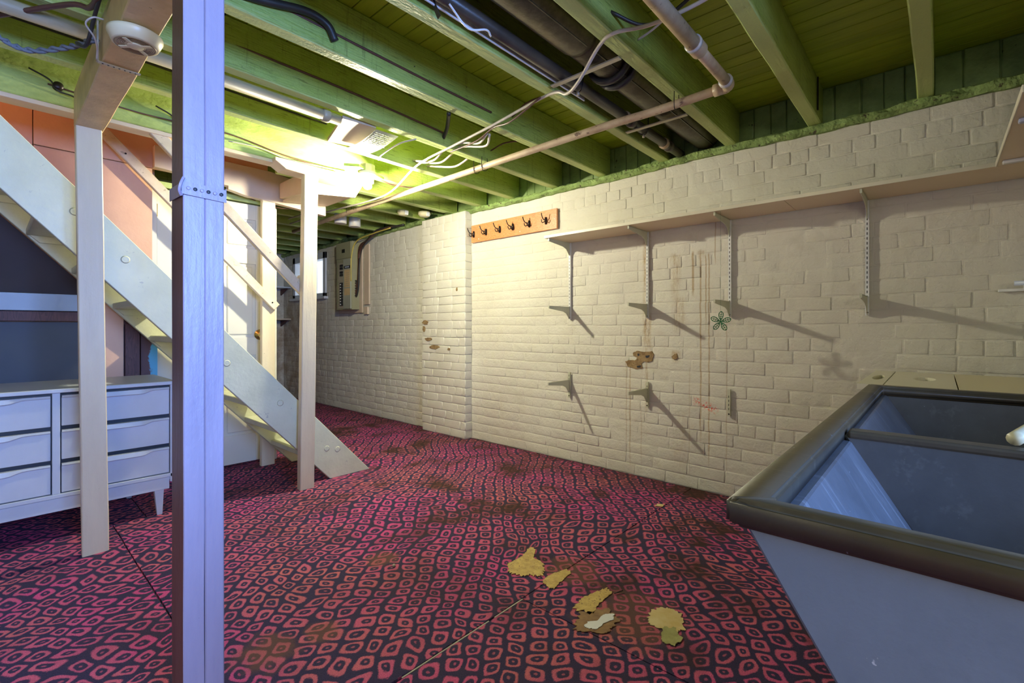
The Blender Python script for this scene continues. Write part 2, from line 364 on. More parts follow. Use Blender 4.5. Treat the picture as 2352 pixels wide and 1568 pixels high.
def carpet_mat():
    n = N('patterned_carpet'); x, y, z = n.sep(n.pos)
    flat = n.comb(x, y, 0.)
    # big and small wobble of the woven grid
    w1 = n.scale(n.vmath('SUBTRACT', n.noise(flat, 1.15, 2, .5, 'Color'), (.5, .5, .5)), (.34, .34, 0))
    w2 = n.scale(n.vmath('SUBTRACT', n.noise(flat, 9, 1, .5, 'Color'), (.5, .5, .5)), (.050, .050, 0))
    w3 = n.scale(n.vmath('SUBTRACT', n.noise(flat, 130, 2, .6, 'Color'), (.5, .5, .5)), (.008, .008, 0))
    p = n.vmath('ADD', n.vmath('ADD', n.vmath('ADD', flat, w1), w2), w3)
    px, py, _ = n.sep(p)
    a = R(-40); s = 1/.074
    u = n.math('MULTIPLY', n.math('ADD', n.math('MULTIPLY', px, math.cos(a)), n.math('MULTIPLY', py, -math.sin(a))), s)
    v = n.math('MULTIPLY', n.math('ADD', n.math('MULTIPLY', px, math.sin(a)), n.math('MULTIPLY', py, math.cos(a))), s)
    # shift each row
    row = n.math('FLOOR', v)
    wr = n.node('ShaderNodeTexWhiteNoise', noise_dimensions='1D'); n.put(wr.inputs['W'], row)
    u = n.math('ADD', u, wr.outputs['Value'])
    fu = n.math('SUBTRACT', n.math('FRACT', u), .5); fv = n.math('SUBTRACT', n.math('FRACT', v), .5)
    cell = n.comb(n.math('FLOOR', u), row, 0.)
    wc = n.node('ShaderNodeTexWhiteNoise', noise_dimensions='3D'); n.put(wc.inputs['Vector'], cell)
    rx, ry, rz = n.sep(wc.outputs['Color'])
    # skew and size per cell
    fu = n.math('ADD', fu, n.math('MULTIPLY', fv, n.math('MULTIPLY', n.math('SUBTRACT', rx, .5), .5)))
    au = n.math('ABSOLUTE', fu); av = n.math('ABSOLUTE', fv)
    sq = n.math('POWER', n.math('ADD', n.math('POWER', au, 4.6), n.math('POWER', av, 4.6)), 1/4.6)
    rd = n.math('SQRT', n.math('ADD', n.math('POWER', au, 2.), n.math('POWER', av, 2.)))
    outer = n.math('ADD', .355, n.math('MULTIPLY', ry, .055))
    m_out = n.ramp(n.math('SUBTRACT', sq, outer), -.03, .03, 1, 0)
    inner = n.math('ADD', .20, n.math('MULTIPLY', rz, .07))
    inn = n.math('ADD', n.math('MULTIPLY', rd, .6), n.math('MULTIPLY', sq, .4))
    m_in = n.ramp(n.math('SUBTRACT', inn, inner), -.025, .025, 0, 1)
    dot = n.ramp(rd, .04, .09, .75, 0)
    ring = n.math('MAXIMUM', n.math('MULTIPLY', m_out, m_in), dot)
    pile = n.noise(flat, 320, 2, .7)
    red = n.mix(n.ramp(n.noise(flat, 1.6, 4, .6), .40, .62), (.80, .10, .34), (.76, .20, .22))  # magenta and salmon patches imitate uneven coloured light on the pile
    red = n.mix(n.ramp(n.noise(flat, 4.1, 3, .6), .50, .72, 0, .5), red, (.42, .08, .16))
    red = n.mix(n.ramp(pile, .35, .7), n.mix(.6, red, (.2,.03,.07)), red)
    dark = n.mix(n.ramp(pile, .3, .7), (.018, .014, .045), (.055, .040, .11))
    col = n.mix(ring, dark, red)
    # soiling: large brown stains, heavier toward the wall and the sink
    st = n.ramp(n.noise(flat, 2.7, 5, .65), .50, .64)
    zone = n.ramp(n.math('ADD', x, n.math('MULTIPLY', y, .1)), 1.1, 2.0, .15, .9)
    col = n.mix(n.math('MULTIPLY', st, zone), col, (.045, .022, .014))
    near = n.ramp(x, 2.75, 3.15, 0, .75)
    col = n.mix(n.math('MULTIPLY', near, n.ramp(n.noise(flat, 7, 4), .3, .6)), col, (.05, .018, .012))
    # tan worn spots
    for cx, cy, r_ in ((1.24, 1.93, .09), (.63, 1.66, .12), (.80, 1.62, .08), (1.75, 1.2, .16), (1.62, .85, .22)):
        dd = n.vmath('DISTANCE', flat, (cx, cy, 0.))
        dd = n.math('ADD', dd, n.math('MULTIPLY', n.noise(flat, 16, 3), r_))
        col = n.mix(n.ramp(dd, r_*1.0, r_*1.5, .45, 0), col, (.22, .10, .03))
    n.bump(n.math('ADD', n.math('MULTIPLY', pile, 1.), n.noise(flat, 90, 3)), .5, .006)
    return n.fin(col, .85, spec=.25)
M['carpet'] = carpet_mat()

# ------------------------------------------------------------------ setting: floor, shell
X0, X1, Y0, Y1 = -2.2, 3.18, -1.9, 7.75
JB, DZ = 2.225, 2.45           # joist underside, underside of the floor boards above
floor = thing('floor', (0, 0, 0), kind='structure')
box('slab', X0-.1, 3.4, Y0-.1, Y1+.1, -.12, -.012, M['concrete'], floor, 0)
def carpet_piece(x0, x1, y0, y1, seed):
    bm = bmesh.new(); pts = []
    def side(a, b, nn, wob):
        for i in range(nn):
            t = i/nn; p = Vector((a[0]+(b[0]-a[0])*t, a[1]+(b[1]-a[1])*t, 0))
            k = noise.noise(Vector((p.x*5+seed, p.y*5, seed)))*wob
            pts.append((p.x+(k if a[0] == b[0] else 0), p.y+(k if a[1] == b[1] else 0)))
    W_ = .004
    side((x0,y0),(x1,y0), 30, W_); side((x1,y0),(x1,y1), 60, W_ if x1 < 3 else .012); side((x1,y1),(x0,y1), 30, W_); side((x0,y1),(x0,y0), 60, W_)
    top = [bm.verts.new((p[0], p[1], 0)) for p in pts]; bot = [bm.verts.new((p[0], p[1], -.0115)) for p in pts]
    bm.faces.new(top); k = len(pts)
    for i in range(k): bm.faces.new((bot[i], bot[(i+1) % k], top[(i+1) % k], top[i]))
    return bmo('carpet_panel', bm, M['carpet'], floor)
carpet_piece(X0, .460, Y0, 3.35, 1)
carpet_piece(X0, .610, 3.353, Y1, 2)
carpet_piece(.466, 1.4265, Y0, 1.226, 3)
carpet_piece(1.431, 3.17, Y0, 1.232, 4)
carpet_piece(.466, 3.17, 1.237, 3.35, 5)
carpet_piece(.618, 3.17, 3.353, Y1, 6)

for a_, b_ in ((.47, .82), (.86, 1.24), (1.27, 1.43)): box('seam_strip', a_, b_, 1.2285, 1.2335, -.0115, -.0008, M['concrete'], floor, 0)
# walls -------------------------------------------------------------------
BR_H = .0782
def brick_mesh(L, H, T, seed, rough_=.0022):
    """face looking to -X, centre of face at origin plane x=0"""
    bm = bmesh.new(); nx, nz = 4, 2; V = []
    for j in range(nz):
        row = []
        for i in range(nx):
            y = (-.5+i/(nx-1))*(L-.026); z = (-.5+j/(nz-1))*(H-.024)
            d = noise.noise(Vector((y*22+seed*3.1, z*22, seed)))*rough_
            row.append(bm.verts.new((d, y, z)))
        V.append(row)
    for j in range(nz-1):
        for i in range(nx-1): bm.faces.new((V[j][i], V[j][i+1], V[j+1][i+1], V[j+1][i]))
    loop = V[0][:] + V[1][::-1]
    def ring(gy, gz, x, wob=.0026):
        out = []
        for v in loop:
            y = v.co.y*(L-gy)/(L-.026); z = v.co.z*(H-gz)/(H-.024)
            k = noise.noise(Vector((y*31, z*31, seed*2.7)))*wob
            k2 = noise.noise(Vector((y*27, z*37, seed*1.7+5)))*wob
            out.append(bm.verts.new((x, y+k, z+k2)))
        return out
    r0 = ring(.015, .014, .0006); r1 = ring(.009, .008, .0014); r2 = ring(.003, .003, T)
    n = len(loop)
    for a, b in ((loop, r0), (r0, r1), (r1, r2)):
        for i in range(n): bm.faces.new((a[i], b[i], b[(i+1) % n], a[(i+1) % n]))
    bmesh.ops.recalc_face_normals(bm, faces=bm.faces)
    me = bpy.data.meshes.new('brick_mesh'); bm.to_mesh(me); bm.free()
    if me.polygons[0].normal.x > 0: me.flip_normals()
    for p in me.polygons: p.use_smooth = True
    return me
def brickwork(parent, name, course, xface, yA, yB, z0, z1, mat, limit, axis='x', seed=3, T=.008, Ls=.228, Hd=.105, vis=None, wob=.004):
    """lay courses on a plane; the `limit` that show largest become single bricks, the rest one joined part"""
    rnd = random.Random(seed); cells = []; lib = {}
    r = 0; z = z0
    while z < z1-.03:
        hh = min(course, z1-z); headers = (r % 7 == 5)
        y = yA - (.05 if headers else (.108 if r % 2 else 0)) - rnd.random()*.045
        while y < yB:
            L = (Hd if headers or rnd.random() < .05 else Ls)*rnd.uniform(.90, 1.08)
            a, b = max(y, yA), min(y+L, yB)
            if b-a > .035: cells.append((a, b, z, z+hh))
            y += L
        z += hh; r += 1
    def px(c):
        yc = (c[0]+c[1])/2; zc = (c[2]+c[3])/2
        p = Vector((xface, yc, zc)) if axis == 'x' else Vector((yc, xface, zc))
        d = (p-Vector((0, 0, 1.08))).length
        if vis and not vis(yc): return 0
        return (c[1]-c[0])/d**2
    cells.sort(key=px, reverse=True)
    rest = bmesh.new(); nrest = 0
    for i, (a, b, za, zb) in enumerate(cells):
        L = round((b-a)/.02)*.02; key = (L, i % 4)
        if key not in lib:
            lib[key] = brick_mesh(L, course, T, L*50+i % 4*7.7); lib[key].materials.append(mat)
        zc = (za+zb)/2 + noise.noise(Vector(((a+b)*.9, zb*3, 4)))*wob*1.2; yc = (a+b)/2
        off = noise.noise(Vector((yc*2.1, zc*3.1, 9)))*wob*.7 + rnd.uniform(-.0012, .0012)
        sy = (b-a)/L; sz = (zb-za)/course
        if axis == 'x': mtx = Matrix.Translation((xface+off, yc, zc)) @ Matrix.Rotation(rnd.uniform(-.02, .02), 4, 'X') @ Matrix.Rotation(rnd.uniform(-.006, .006), 4, 'Y') @ Matrix.Rotation(rnd.uniform(-.006, .006), 4, 'Z') @ Matrix.Diagonal((1, sy, sz, 1))
        else: mtx = Matrix.Translation((yc, xface+off, zc)) @ Matrix.Rotation(R(90), 4, 'Z') @ Matrix.Rotation(rnd.uniform(-.01, .01), 4, 'X') @ Matrix.Diagonal((1, -sy, sz, 1))
        if i < limit and px((a, b, za, zb)) > 0:
            o = bpy.data.objects.new(name, lib[key]); C.objects.link(o); o.parent = parent
            o.matrix_basis = Matrix.Translation(-wloc(parent)) @ mtx
        else:
            t = lib[key].copy(); t.transform(mtx); n0 = len(rest.verts); rest.from_mesh(t); bpy.data.meshes.remove(t); nrest += 1
    if nrest:
        for f in rest.faces: f.smooth = True; f.material_index = 0
        me = bpy.data.meshes.new('brickwork'); rest.to_mesh(me); rest.free(); me.materials.clear(); me.materials.append(mat)
        o = bpy.data.objects.new('brickwork', me); C.objects.link(o); o.parent = parent; o.location = -wloc(parent); o['kind'] = 'stuff'
    else: rest.free()
wr = thing('wall_right', (3.18, 2.6, 0), kind='structure')
WINY0, WINY1, WINZ0, WINZ1 = 6.33, 7.36, 1.51, 2.13
# backing with a window hole
for a in ((Y0, WINY0, 0, 2.2), (WINY1, Y1, 0, 2.2), (WINY0, WINY1, 0, WINZ0), (WINY0, WINY1, WINZ1, 2.2)):
    box('mortar', 3.1772, 3.40, a[0], a[1], a[2], a[3], M['brick'], wr, 0)
def inwin(y, z): return WINY0-.02 < y < WINY1+.02 and WINZ0-.03 < z < WINZ1+.03
brickwork(wr, 'brick', BR_H, 3.1745, -.62, WINY0, 0, 2.19, M['brick'], 300, vis=lambda y: y > -.45)
brickwork(wr, 'brick', BR_H, 3.1745, WINY0, WINY1, 0, WINZ0, M['brick'], 0, seed=5)
brickwork(wr, 'brick', BR_H, 3.1745, WINY1, Y1, 0, 2.19, M['brick'], 0, seed=6)
# rough green ledge the joists bear on
def ledge():
    bm = bmesh.new(); rows = []
    ny = 420
    prof = [(3.21, 2.186), (3.150, 2.184), (3.134, 2.200), (3.136, 2.222), (3.155, 2.234), (3.26, 2.238)]
    for i in range(ny+1):
        y = -1.0+(Y1+1.0)*i/ny; row = []
        for k, (x, z) in enumerate(prof):
            nv = noise.noise_vector(Vector((y*14, k*1.7, 2))); n2 = noise.noise(Vector((y*1.3, 3, 3)))
            row.append(bm.verts.new((x+nv.x*.016, y, z+nv.z*.010+n2*.014)))
        rows.append(row)
    for a, b in zip(rows, rows[1:]):
        for k in range(len(prof)-1): bm.faces.new((a[k], a[k+1], b[k+1], b[k]))
    return bmo('ledge', bm, M['ledge'], wr)
ledge()
box('upper_backing', 3.235, 3.40, Y0, Y1, 2.2, 2.62, M['greenbrick'], wr, 0)
def band():
    rnd = random.Random(5); y = -.8; lib = [brick_mesh(.112, .205, .012, 60+i, .004) for i in range(5)]
    for m_ in lib: m_.materials.append(M['greenbrick'])
    k = 0
    while y < Y1:
        L = rnd.uniform(.085, .135)
        o = bpy.data.objects.new('upper_brick', lib[k % 5]); C.objects.link(o); o.parent = wr
        o.location = Vector((3.222+rnd.uniform(-.003, .003), y+L/2, 2.345)) - wloc(wr); o.scale = (1, L/.112, 1)
        y += L; k += 1
band()
# brick pier
pier = thing('wall_pier', (3.13, 3.7, 0), kind='structure')
PX, PY0, PY1 = 3.085, 3.385, 4.06
box('mortar', PX+.007, 3.178, PY0+.007, PY1-.007, 0, 2.20, M['pier'], pier, 0)
brickwork(pier, 'brick', .0815, PX, PY0, PY1, 0, 2.20, M['pier'], 200, seed=11, wob=.006)
def side_bricks():
    rnd = random.Random(2); lib = [brick_mesh(.092, .0815, .010, 90+i, .003) for i in range(4)]
    for m_ in lib: m_.materials.append(M['pier'])
    for r in range(27):
        o = bpy.data.objects.new('brick', lib[r % 4]); C.objects.link(o); o.parent = pier
        o.matrix_basis = Matrix.Translation(Vector(((PX+3.178)/2, PY0-.001+rnd.uniform(-.003,.003), .0815*(r+.5))) - wloc(pier)) @ Matrix.Rotation(R(90), 4, 'Z') @ Matrix.Rotation(rnd.uniform(-.05,.05), 4, 'X')
side_bricks()
for i, (y_, z_, w_, h_) in enumerate(((4.00,1.13,.05,.022),(4.02,1.06,.02,.03),(3.945,.955,.055,.018),(3.845,.875,.085,.022),(3.62,.86,.02,.012),(3.50,1.45,.012,.02))):
    bm = bmesh.new(); vs = []
    for k in range(14):
        a = k/14*2*math.pi; q = 1+noise.noise(Vector((k*1.3, i, 0)))*.6
        vs.append(bm.verts.new((PX-.0065, min(4.055, y_+math.cos(a)*w_*q), z_+math.sin(a)*h_*q)))
    f_ = bm.faces.new(vs); r_ = bmesh.ops.extrude_face_region(bm, geom=[f_])
    for v in [g for g in r_['geom'] if isinstance(g, bmesh.types.BMVert)]: v.co.x += .012
    bmo('bare_patch', bm, M['patch'], pier)
# bare patches on the main wall
def wall_patch(P, seed, mat='patch', x=3.1692):
    loop = []
    for i in range(len(P)):
        a, b = P[i], P[(i+1) % len(P)]
        for k in range(5):
            t = k/5; y_, z_ = a[0]+(b[0]-a[0])*t, a[1]+(b[1]-a[1])*t
            nv = noise.noise_vector(Vector((y_*90, z_*90, seed)))*.004
            loop.append((y_+nv.x, z_+nv.y))
    bm = bmesh.new(); f_ = bm.faces.new([bm.verts.new((x, p[0], p[1])) for p in loop]); r_ = bmesh.ops.extrude_face_region(bm, geom=[f_])
    for v in [g for g in r_['geom'] if isinstance(g, bmesh.types.BMVert)]: v.co.x += .012
    bmo('bare_patch', bm, M[mat], wr)
wall_patch([(1.665,.890),(1.63,.908),(1.578,.902),(1.52,.908),(1.503,.890),(1.513,.840),(1.55,.828),(1.578,.834),(1.597,.815),(1.59,.784),(1.645,.774),(1.708,.793),(1.727,.827),(1.697,.837),(1.645,.840),(1.631,.858),(1.66,.871)], 1)
wall_patch([(1.372,.878),(1.352,.893),(1.337,.897),(1.328,.870),(1.345,.855),(1.362,.860)], 2)
wall_patch([(1.63,.885),(1.615,.890),(1.612,.872),(1.627,.868)], 3, 'dark', 3.1685)
wall_patch([(1.565,.875),(1.53,.880),(1.54,.862),(1.56,.860)], 4, 'dark', 3.1685)
wall_patch([(1.635,.797),(1.60,.803),(1.603,.787),(1.625,.785)], 5, 'dark', 3.1685)
wf = thing('wall_far', (2, Y1, 0), kind='structure')
box('mortar', X0, 3.4, Y1, Y1+.2, 0, 2.45, M['brick'], wf, 0)
brickwork(wf, 'brick', BR_H, Y1-.006, 2.2, 3.17, 0, 2.19, M['brick'], 60, axis='y', seed=21)
box('wall_left', X0-.2, X0, Y0, Y1, 0, 3.6, M['brick'], None, 0)['kind'] = 'structure'
# wall behind the camera with its window and an added one for the warm fill
wb = thing('wall_back', (0, Y0, 0), kind='structure')
WB = [(X0, -1.9), (-.8, -.45), (.95, 3.4)]
for a, b in WB: box('wall_panel', a, b, Y0-.2, Y0, 0, 2.6, M['brick'], wb, 0)
for a, b, z0, z1 in ((-.45, .95, 1.1, 2.0), (-1.9, -.8, 1.2, 2.0)):
    box('wall_panel', a, b, Y0-.2, Y0, 0, z0, M['brick'], wb, 0); box('wall_panel', a, b, Y0-.2, Y0, z1, 2.6, M['brick'], wb, 0)
def window_back(name, a, b, z0, z1):
    t = thing(name, ((a+b)/2, Y0, z0), kind='structure')
    for q in ((a, a+.05, z0, z1), (b-.05, b, z0, z1), (a, b, z0, z0+.05), (a, b, z1-.05, z1), ((a+b)/2-.02, (a+b)/2+.02, z0, z1)):
        box('window_frame', q[0], q[1], Y0-.10, Y0-.03, q[2], q[3], M['winframe'], t)
    box('pane', a+.04, b-.04, Y0-.08, Y0-.07, z0+.04, z1-.04, M['sky'], t, 0)
window_back('window_2', -.45, .95, 1.1, 2.0); window_back('added_fill_window', -1.9, -.8, 1.2, 2.0)  # second window is made up, to go with the warm fill lamp
# window in the right wall far off
t = thing('window_1', (3.2, 6.85, WINZ0), kind='structure')
for q in ((WINY0, WINY0+.07, WINZ0, WINZ1), (WINY1-.07, WINY1, WINZ0, WINZ1), (WINY0, WINY1, WINZ0, WINZ0+.05), (WINY0, WINY1, WINZ1-.09, WINZ1), (6.78, 6.86, WINZ0, WINZ1)):
    box('window_frame', 3.155, 3.27, q[0], q[1], q[2], q[3], M['winframe'], t)
for a, b in ((WINY0+.06, 6.78), (6.86, WINY1-.06)):
    box('pane', 3.262, 3.268, a, b, WINZ0+.04, WINZ1-.08, M['sky'], t, 0)
box('window_sill', 3.12, 3.20, WINY0-.04, WINY1+.04, WINZ0-.035, WINZ0, M['winframe'], t)

# ceiling ------------------------------------------------------------------
ceil = thing('ceiling', (0, 0, DZ), kind='structure')
SW0, SW1, SWX = 3.30, 3.95, 1.42         # stairwell opening
pw = .088; x = X0; k = 0; lib = {}
while x < 3.25:
    segs = [(Y0, Y1)] if x > SWX-.02 else [(Y0, SW0-.02), (SW1+.02, Y1)]
    for a, b in segs:
        if (a, b) not in lib:
            bm = bmesh.new()
            bbox(bm, -pw/2+.0022, pw/2-.0022, a, b, 0, .02, .0015)
            bmesh.ops.recalc_face_normals(bm, faces=bm.faces)
            me = bpy.data.meshes.new('plank'); bm.to_mesh(me); bm.free(); me.materials.append(M['deck']); lib[(a, b)] = me
        o = bpy.data.objects.new('plank', lib[(a, b)]); C.objects.link(o); o.parent = ceil
        o.location = (x+pw/2, 0, random.uniform(0, .003))
    x += pw; k += 1
box('subfloor', X0, 3.4, Y0, SW0-.02, DZ+.021, DZ+.08, M['deck'], ceil, 0)
box('subfloor', X0, 3.4, SW1+.02, Y1, DZ+.021, DZ+.08, M['deck'], ceil, 0)
box('subfloor', SWX, 3.4, SW0-.02, SW1+.02, DZ+.021, DZ+.08, M['deck'], ceil, 0)
JY = [.05, .525, .975, 1.415, 1.905, 2.355, 2.83]
JY = [-1.75, -1.3, -.85, -.4] + JY
hj = DZ-JB
for i, y_ in enumerate(JY):
    rough_beam('joist', (X0, y_, JB+hj/2), (3.20, y_, JB+hj/2), .066, hj, M['joist'], ceil, amp=.004, seg=.10, seed=i)
# trimmer beside the stairwell, deeper and rough sawn
rough_beam('trimmer', (X0, 3.235, 2.165+.1425), (1.98, 3.235, 2.165+.1425), .085, .285, M['trimmer'], ceil, amp=.006, seg=.07, seed=40)
rough_beam('joist', (1.985, 3.24, JB+hj/2), (3.20, 3.24, JB+hj/2), .066, hj, M['joist'], ceil, amp=.004, seed=33)
box('trim_board', X0, 1.262, 3.190, 3.285, 2.140, 2.1615, M['header'], ceil, .002)
rough_beam('joist', (1.45, 3.66, JB+hj/2), (3.20, 3.66, JB+hj/2), .066, hj, M['joist'], ceil, amp=.004, seed=31)
yy = 4.10; i = 0
while yy < Y1:
    rough_beam('joist', (X0 if yy > 4.2 else .0, yy, JB+hj/2), (3.20, yy, JB+hj/2), .06, hj, M['joist'], ceil, amp=.004, seg=.2, seed=50+i)
    yy += .44; i += 1
# stairwell shaft above the ceiling
for nm, q in (('shaft_side', (X0, SWX, 3.20, SW0-.02, DZ+.0, 3.55)), ('shaft_end', (SWX, SWX+.08, SW0-.02, SW1+.1, DZ-.02, 3.55)), ('shaft_top', (X0, SWX+.1, 3.2, SW1+.2, 3.55, 3.65))):
    box(nm, *q, M['stairwall'], ceil, 0)

# ------------------------------------------------------------------ stair wall, header, door
ws = thing('wall_stair', (0, 3.99, 0), kind='structure')
SY = 3.965
box('wall_panel', X0, .185, SY, SY+.03, 1.30, 3.55, M['stairwall'], ws)
box('wall_panel', .189, .757, SY, SY+.03, 1.30, 2.155, M['stairwall'], ws)
box('wall_panel', .189, 1.50, SY-.006, SY+.03, 2.158, 3.55, M['stairwall'], ws)
box('lower_panel', X0, .60, SY+.02, SY+.05, .0, 1.30, M['stairwall'], ws)
box('lower_panel', .60, .757, SY+.025, SY+.05, .0, 1.30, M['brownboard'], ws)
box('ledge_rail', X0, .42, SY-.10, SY+.02, 1.175, 1.275, M['rail'], ws)
box('ledge_rail', X0, .42, SY-.07, SY+.02, 1.115, 1.172, M['brownboard'], ws)
box('vertical_board', .612, .690, SY-.005, SY+.022, .0, 1.10, M['brownboard'], ws)
box('vertical_board', .694, .785, SY-.008, SY+.022, .0, 1.30, M['peeled'], ws)
box('vertical_board', .42, .605, SY-.002, SY+.02, .0, 1.29, M['stairwall'], ws)
M['undershade'] = paint('painted_stair_shade', (.040,.027,.030), (.028,.019,.022), ns=3, bump=.2, rough=.7)
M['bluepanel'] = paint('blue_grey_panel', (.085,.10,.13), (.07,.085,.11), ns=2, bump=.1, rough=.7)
prism('under_stair_shade_panel', [(-1.6, 1.28), (.395, 1.28), (.47, 1.20), (.47, 1.27), (-.55, 2.36), (-1.6, 2.36)], 3.935, 3.963, 'y', M['undershade'], ws)  # dark sheet along the stair slope, painted in place of the shade there
box('under_stair_shade_panel', X0, .41, SY-.012, SY+.018, .0, 1.11, M['bluepanel'], ws)
box('partition', X0, .80, 4.12, 4.18, 0, 2.45, M['stairwall'], ws, 0)
# far header with shaped lower edge
prism('stair_header', [(.757,2.30),(.757,2.155),(1.17,2.125),(1.20,2.125),(1.20,2.100),(1.33,2.075),(1.40,2.072),(1.95,2.03),(1.95,2.24),(1.50,2.30)], 3.90, 3.955, 'y', M['header'], None, .002)
h1 = bpy.data.objects['stair_header']; tag(h1, 'wide pink-cream header board over the door side of the stairs with notched lower edge', 'beam')
# near header under the trimmer
h2 = prism('post_header', [(1.235,2.168),(1.235,2.145),(1.30,2.105),(1.42,2.100),(1.70,2.100),(1.70,2.168)], 3.14, 3.265, 'y', M['header'], None, .003)
tag(h2, 'short cream header block with clipped end on top of the post beside the bulb', 'beam')
hb = thing('header_box', (1.75, 3.6, 2.05), 'pale boxed-in wedge under the joists behind the lit bulb', 'box')
prism('box_board', [(1.545, 2.215), (1.60, 2.06), (1.95, 2.10), (2.02, 2.215)], 3.42, 3.44, 'y', M['header'], hb)
prism('box_board', [(3.44, 2.215), (3.44, 2.06), (3.88, 2.10), (3.88, 2.215)], 1.56, 1.59, 'x', M['header'], hb)
prism('box_board', [(1.585, 2.075), (1.95, 2.11), (1.95, 2.125), (1.585, 2.09)], 3.44, 3.88, 'y', M['header'], hb)

dr = thing('door_1', (1.17, 4.08, 0), kind='structure')
DX0, DX1, DYF = .80, 1.56, 4.055
def door():
    s = [(DX0, .0), (DX0+.115, 0), (DX0+.34, 0), (DX0+.42, 0), (DX1-.115, 0), (DX1, 0)]
    zr = [.02, .24, .86, 1.00, 1.58, 1.70, 1.93, 2.05]
    bm = bmesh.new(); bbox(bm, DX0, DX1, DYF+.012, DYF+.035, .02, 2.05)
    for a, b in ((DX0, DX0+.115), (DX0+.34, DX0+.42), (DX1-.115, DX1)): bbox(bm, a, b, DYF, DYF+.014, .02, 2.05, .0015)
    for a, b in ((zr[0], zr[1]), (zr[2], zr[3]), (zr[4], zr[5]), (zr[6], zr[7])):
        for xa, xb in ((DX0+.115, DX0+.34), (DX0+.42, DX1-.115)): bbox(bm, xa, xb, DYF+.0005, DYF+.014, a, b, .0015)
    bmo('door_leaf', bm, M['door'], dr)
    for a, b in ((zr[1], zr[2]), (zr[3], zr[4]), (zr[5], zr[6])):
        for xa, xb in ((DX0+.115, DX0+.34), (DX0+.42, DX1-.115)):
            box('door_panel', xa+.022, xb-.022, DYF+.003, DYF+.013, a+.022, b-.022, M['door'], dr, .006)
door()
kn = (1.475, DYF, 1.02)
lathe('door_handle', [(.042,0),(.042,-.006),(.014,-.010),(.012,-.035),(.024,-.042),(.030,-.055),(.026,-.068),(.010,-.073)], kn, (0,1,0), M['brass'], dr)
box('door_frame', .765, .797, 4.04, 4.12, 0, 2.09, M['door'], dr); box('door_frame', 1.563, 1.60, 4.04, 4.12, 0, 2.09, M['door'], dr)
box('door_frame', .765, 1.60, 4.04, 4.12, 2.06, 2.10, M['joist'], dr)
for z_ in (.25, 1.85): box('hinge', .792, .803, 4.045, 4.052, z_, z_+.09, M['brass'], dr)

# ------------------------------------------------------------------ posts
def post(name, b, tp, zt, wx, dy, mat, label, seed, amp=.0022, zb=0):
    """b/tp: left-front corner x,y at bottom/top"""
    bx, by = b; tx, ty = tp
    t = thing(name, (bx+wx/2, by+dy/2, 0), label, 'post')
    rough_beam('timber', (bx+wx/2, by+dy/2, zb), (tx+wx/2, ty+dy/2, zt), wx, dy, mat, t, amp=amp, seg=.06, up=(0,1,0), seed=seed, bev=.004)
    return t
p1 = thing('post', (.372, 1.44, 0), 'foremost violet-white timber post made of two studs, steel strap at its middle', 'post')
rough_beam('stud', (.3500, 1.44, 0), (.3500, 1.44, 2.02), .0460, .107, M['post'], p1, .0016, .06, (0,1,0), 1, .002)
rough_beam('stud', (.3955, 1.44, 0), (.3955, 1.44, 2.02), .0445, .106, M['post'], p1, .0016, .06, (0,1,0), 2, .003)
bs = bpy.data.objects['stud']; bs.data.materials.append(M['brownside'])
for p_ in bs.data.polygons:
    if p_.normal.x < -.8 or (p_.normal.x < -.3 and p_.center.y > 0): p_.material_index = 1
def strap_band():
    bm = bmesh.new(); z0, z1 = 1.408, 1.440
    pts = [(.322, 1.495), (.322, 1.380), (.421, 1.382), (.421, 1.495)]
    for (a, b) in zip(pts, pts[1:]):
        n = Vector((b[1]-a[1], -(b[0]-a[0]), 0)).normalized()*-.0015
        hexa(bm, [(a[0],a[1],z0),(b[0],b[1],z0-.004),(b[0]+n.x,b[1]+n.y,z0-.004),(a[0]+n.x,a[1]+n.y,z0),(a[0],a[1],z1),(b[0],b[1],z1-.004),(b[0]+n.x,b[1]+n.y,z1-.004),(a[0]+n.x,a[1]+n.y,z1)])
    return bmo('strap', bm, M['post'], p1)
sb = strap_band()
for k in range(6):
    lathe('strap_hole', [(.0045, 0), (.0045, .0012), (.0028, .0016)], (.336+k*.0145, 1.3795, 1.424-.0003*k), (0,-1,0), M['dark'] if k % 2 else M['post'], sb, 10)
bm = bmesh.new(); add_tube(bm, spline([(.322,1.384,1.405),(.316,1.376,1.415),(.318,1.372,1.43),(.325,1.377,1.447)], 4), .004, 5)
bmo('strap_end', bm, M['post'], sb)
post('post', (.305, 2.985), (.280, 2.985), 2.022, .096, .045, M['postB'], 'cream timber post in front of the dresser, holding up the tan beam', 3)
post('post', (1.391, 3.132), (1.424, 3.145), 2.102, .095, .052, M['postB'], 'pale timber post at the foot of the stairs, nearest the bulb', 4)
post('post', (1.435, 3.905), (1.440, 3.905), 2.072, .098, .045, M['postB'], 'pale timber post on the far side of the stairs beside the door', 5)

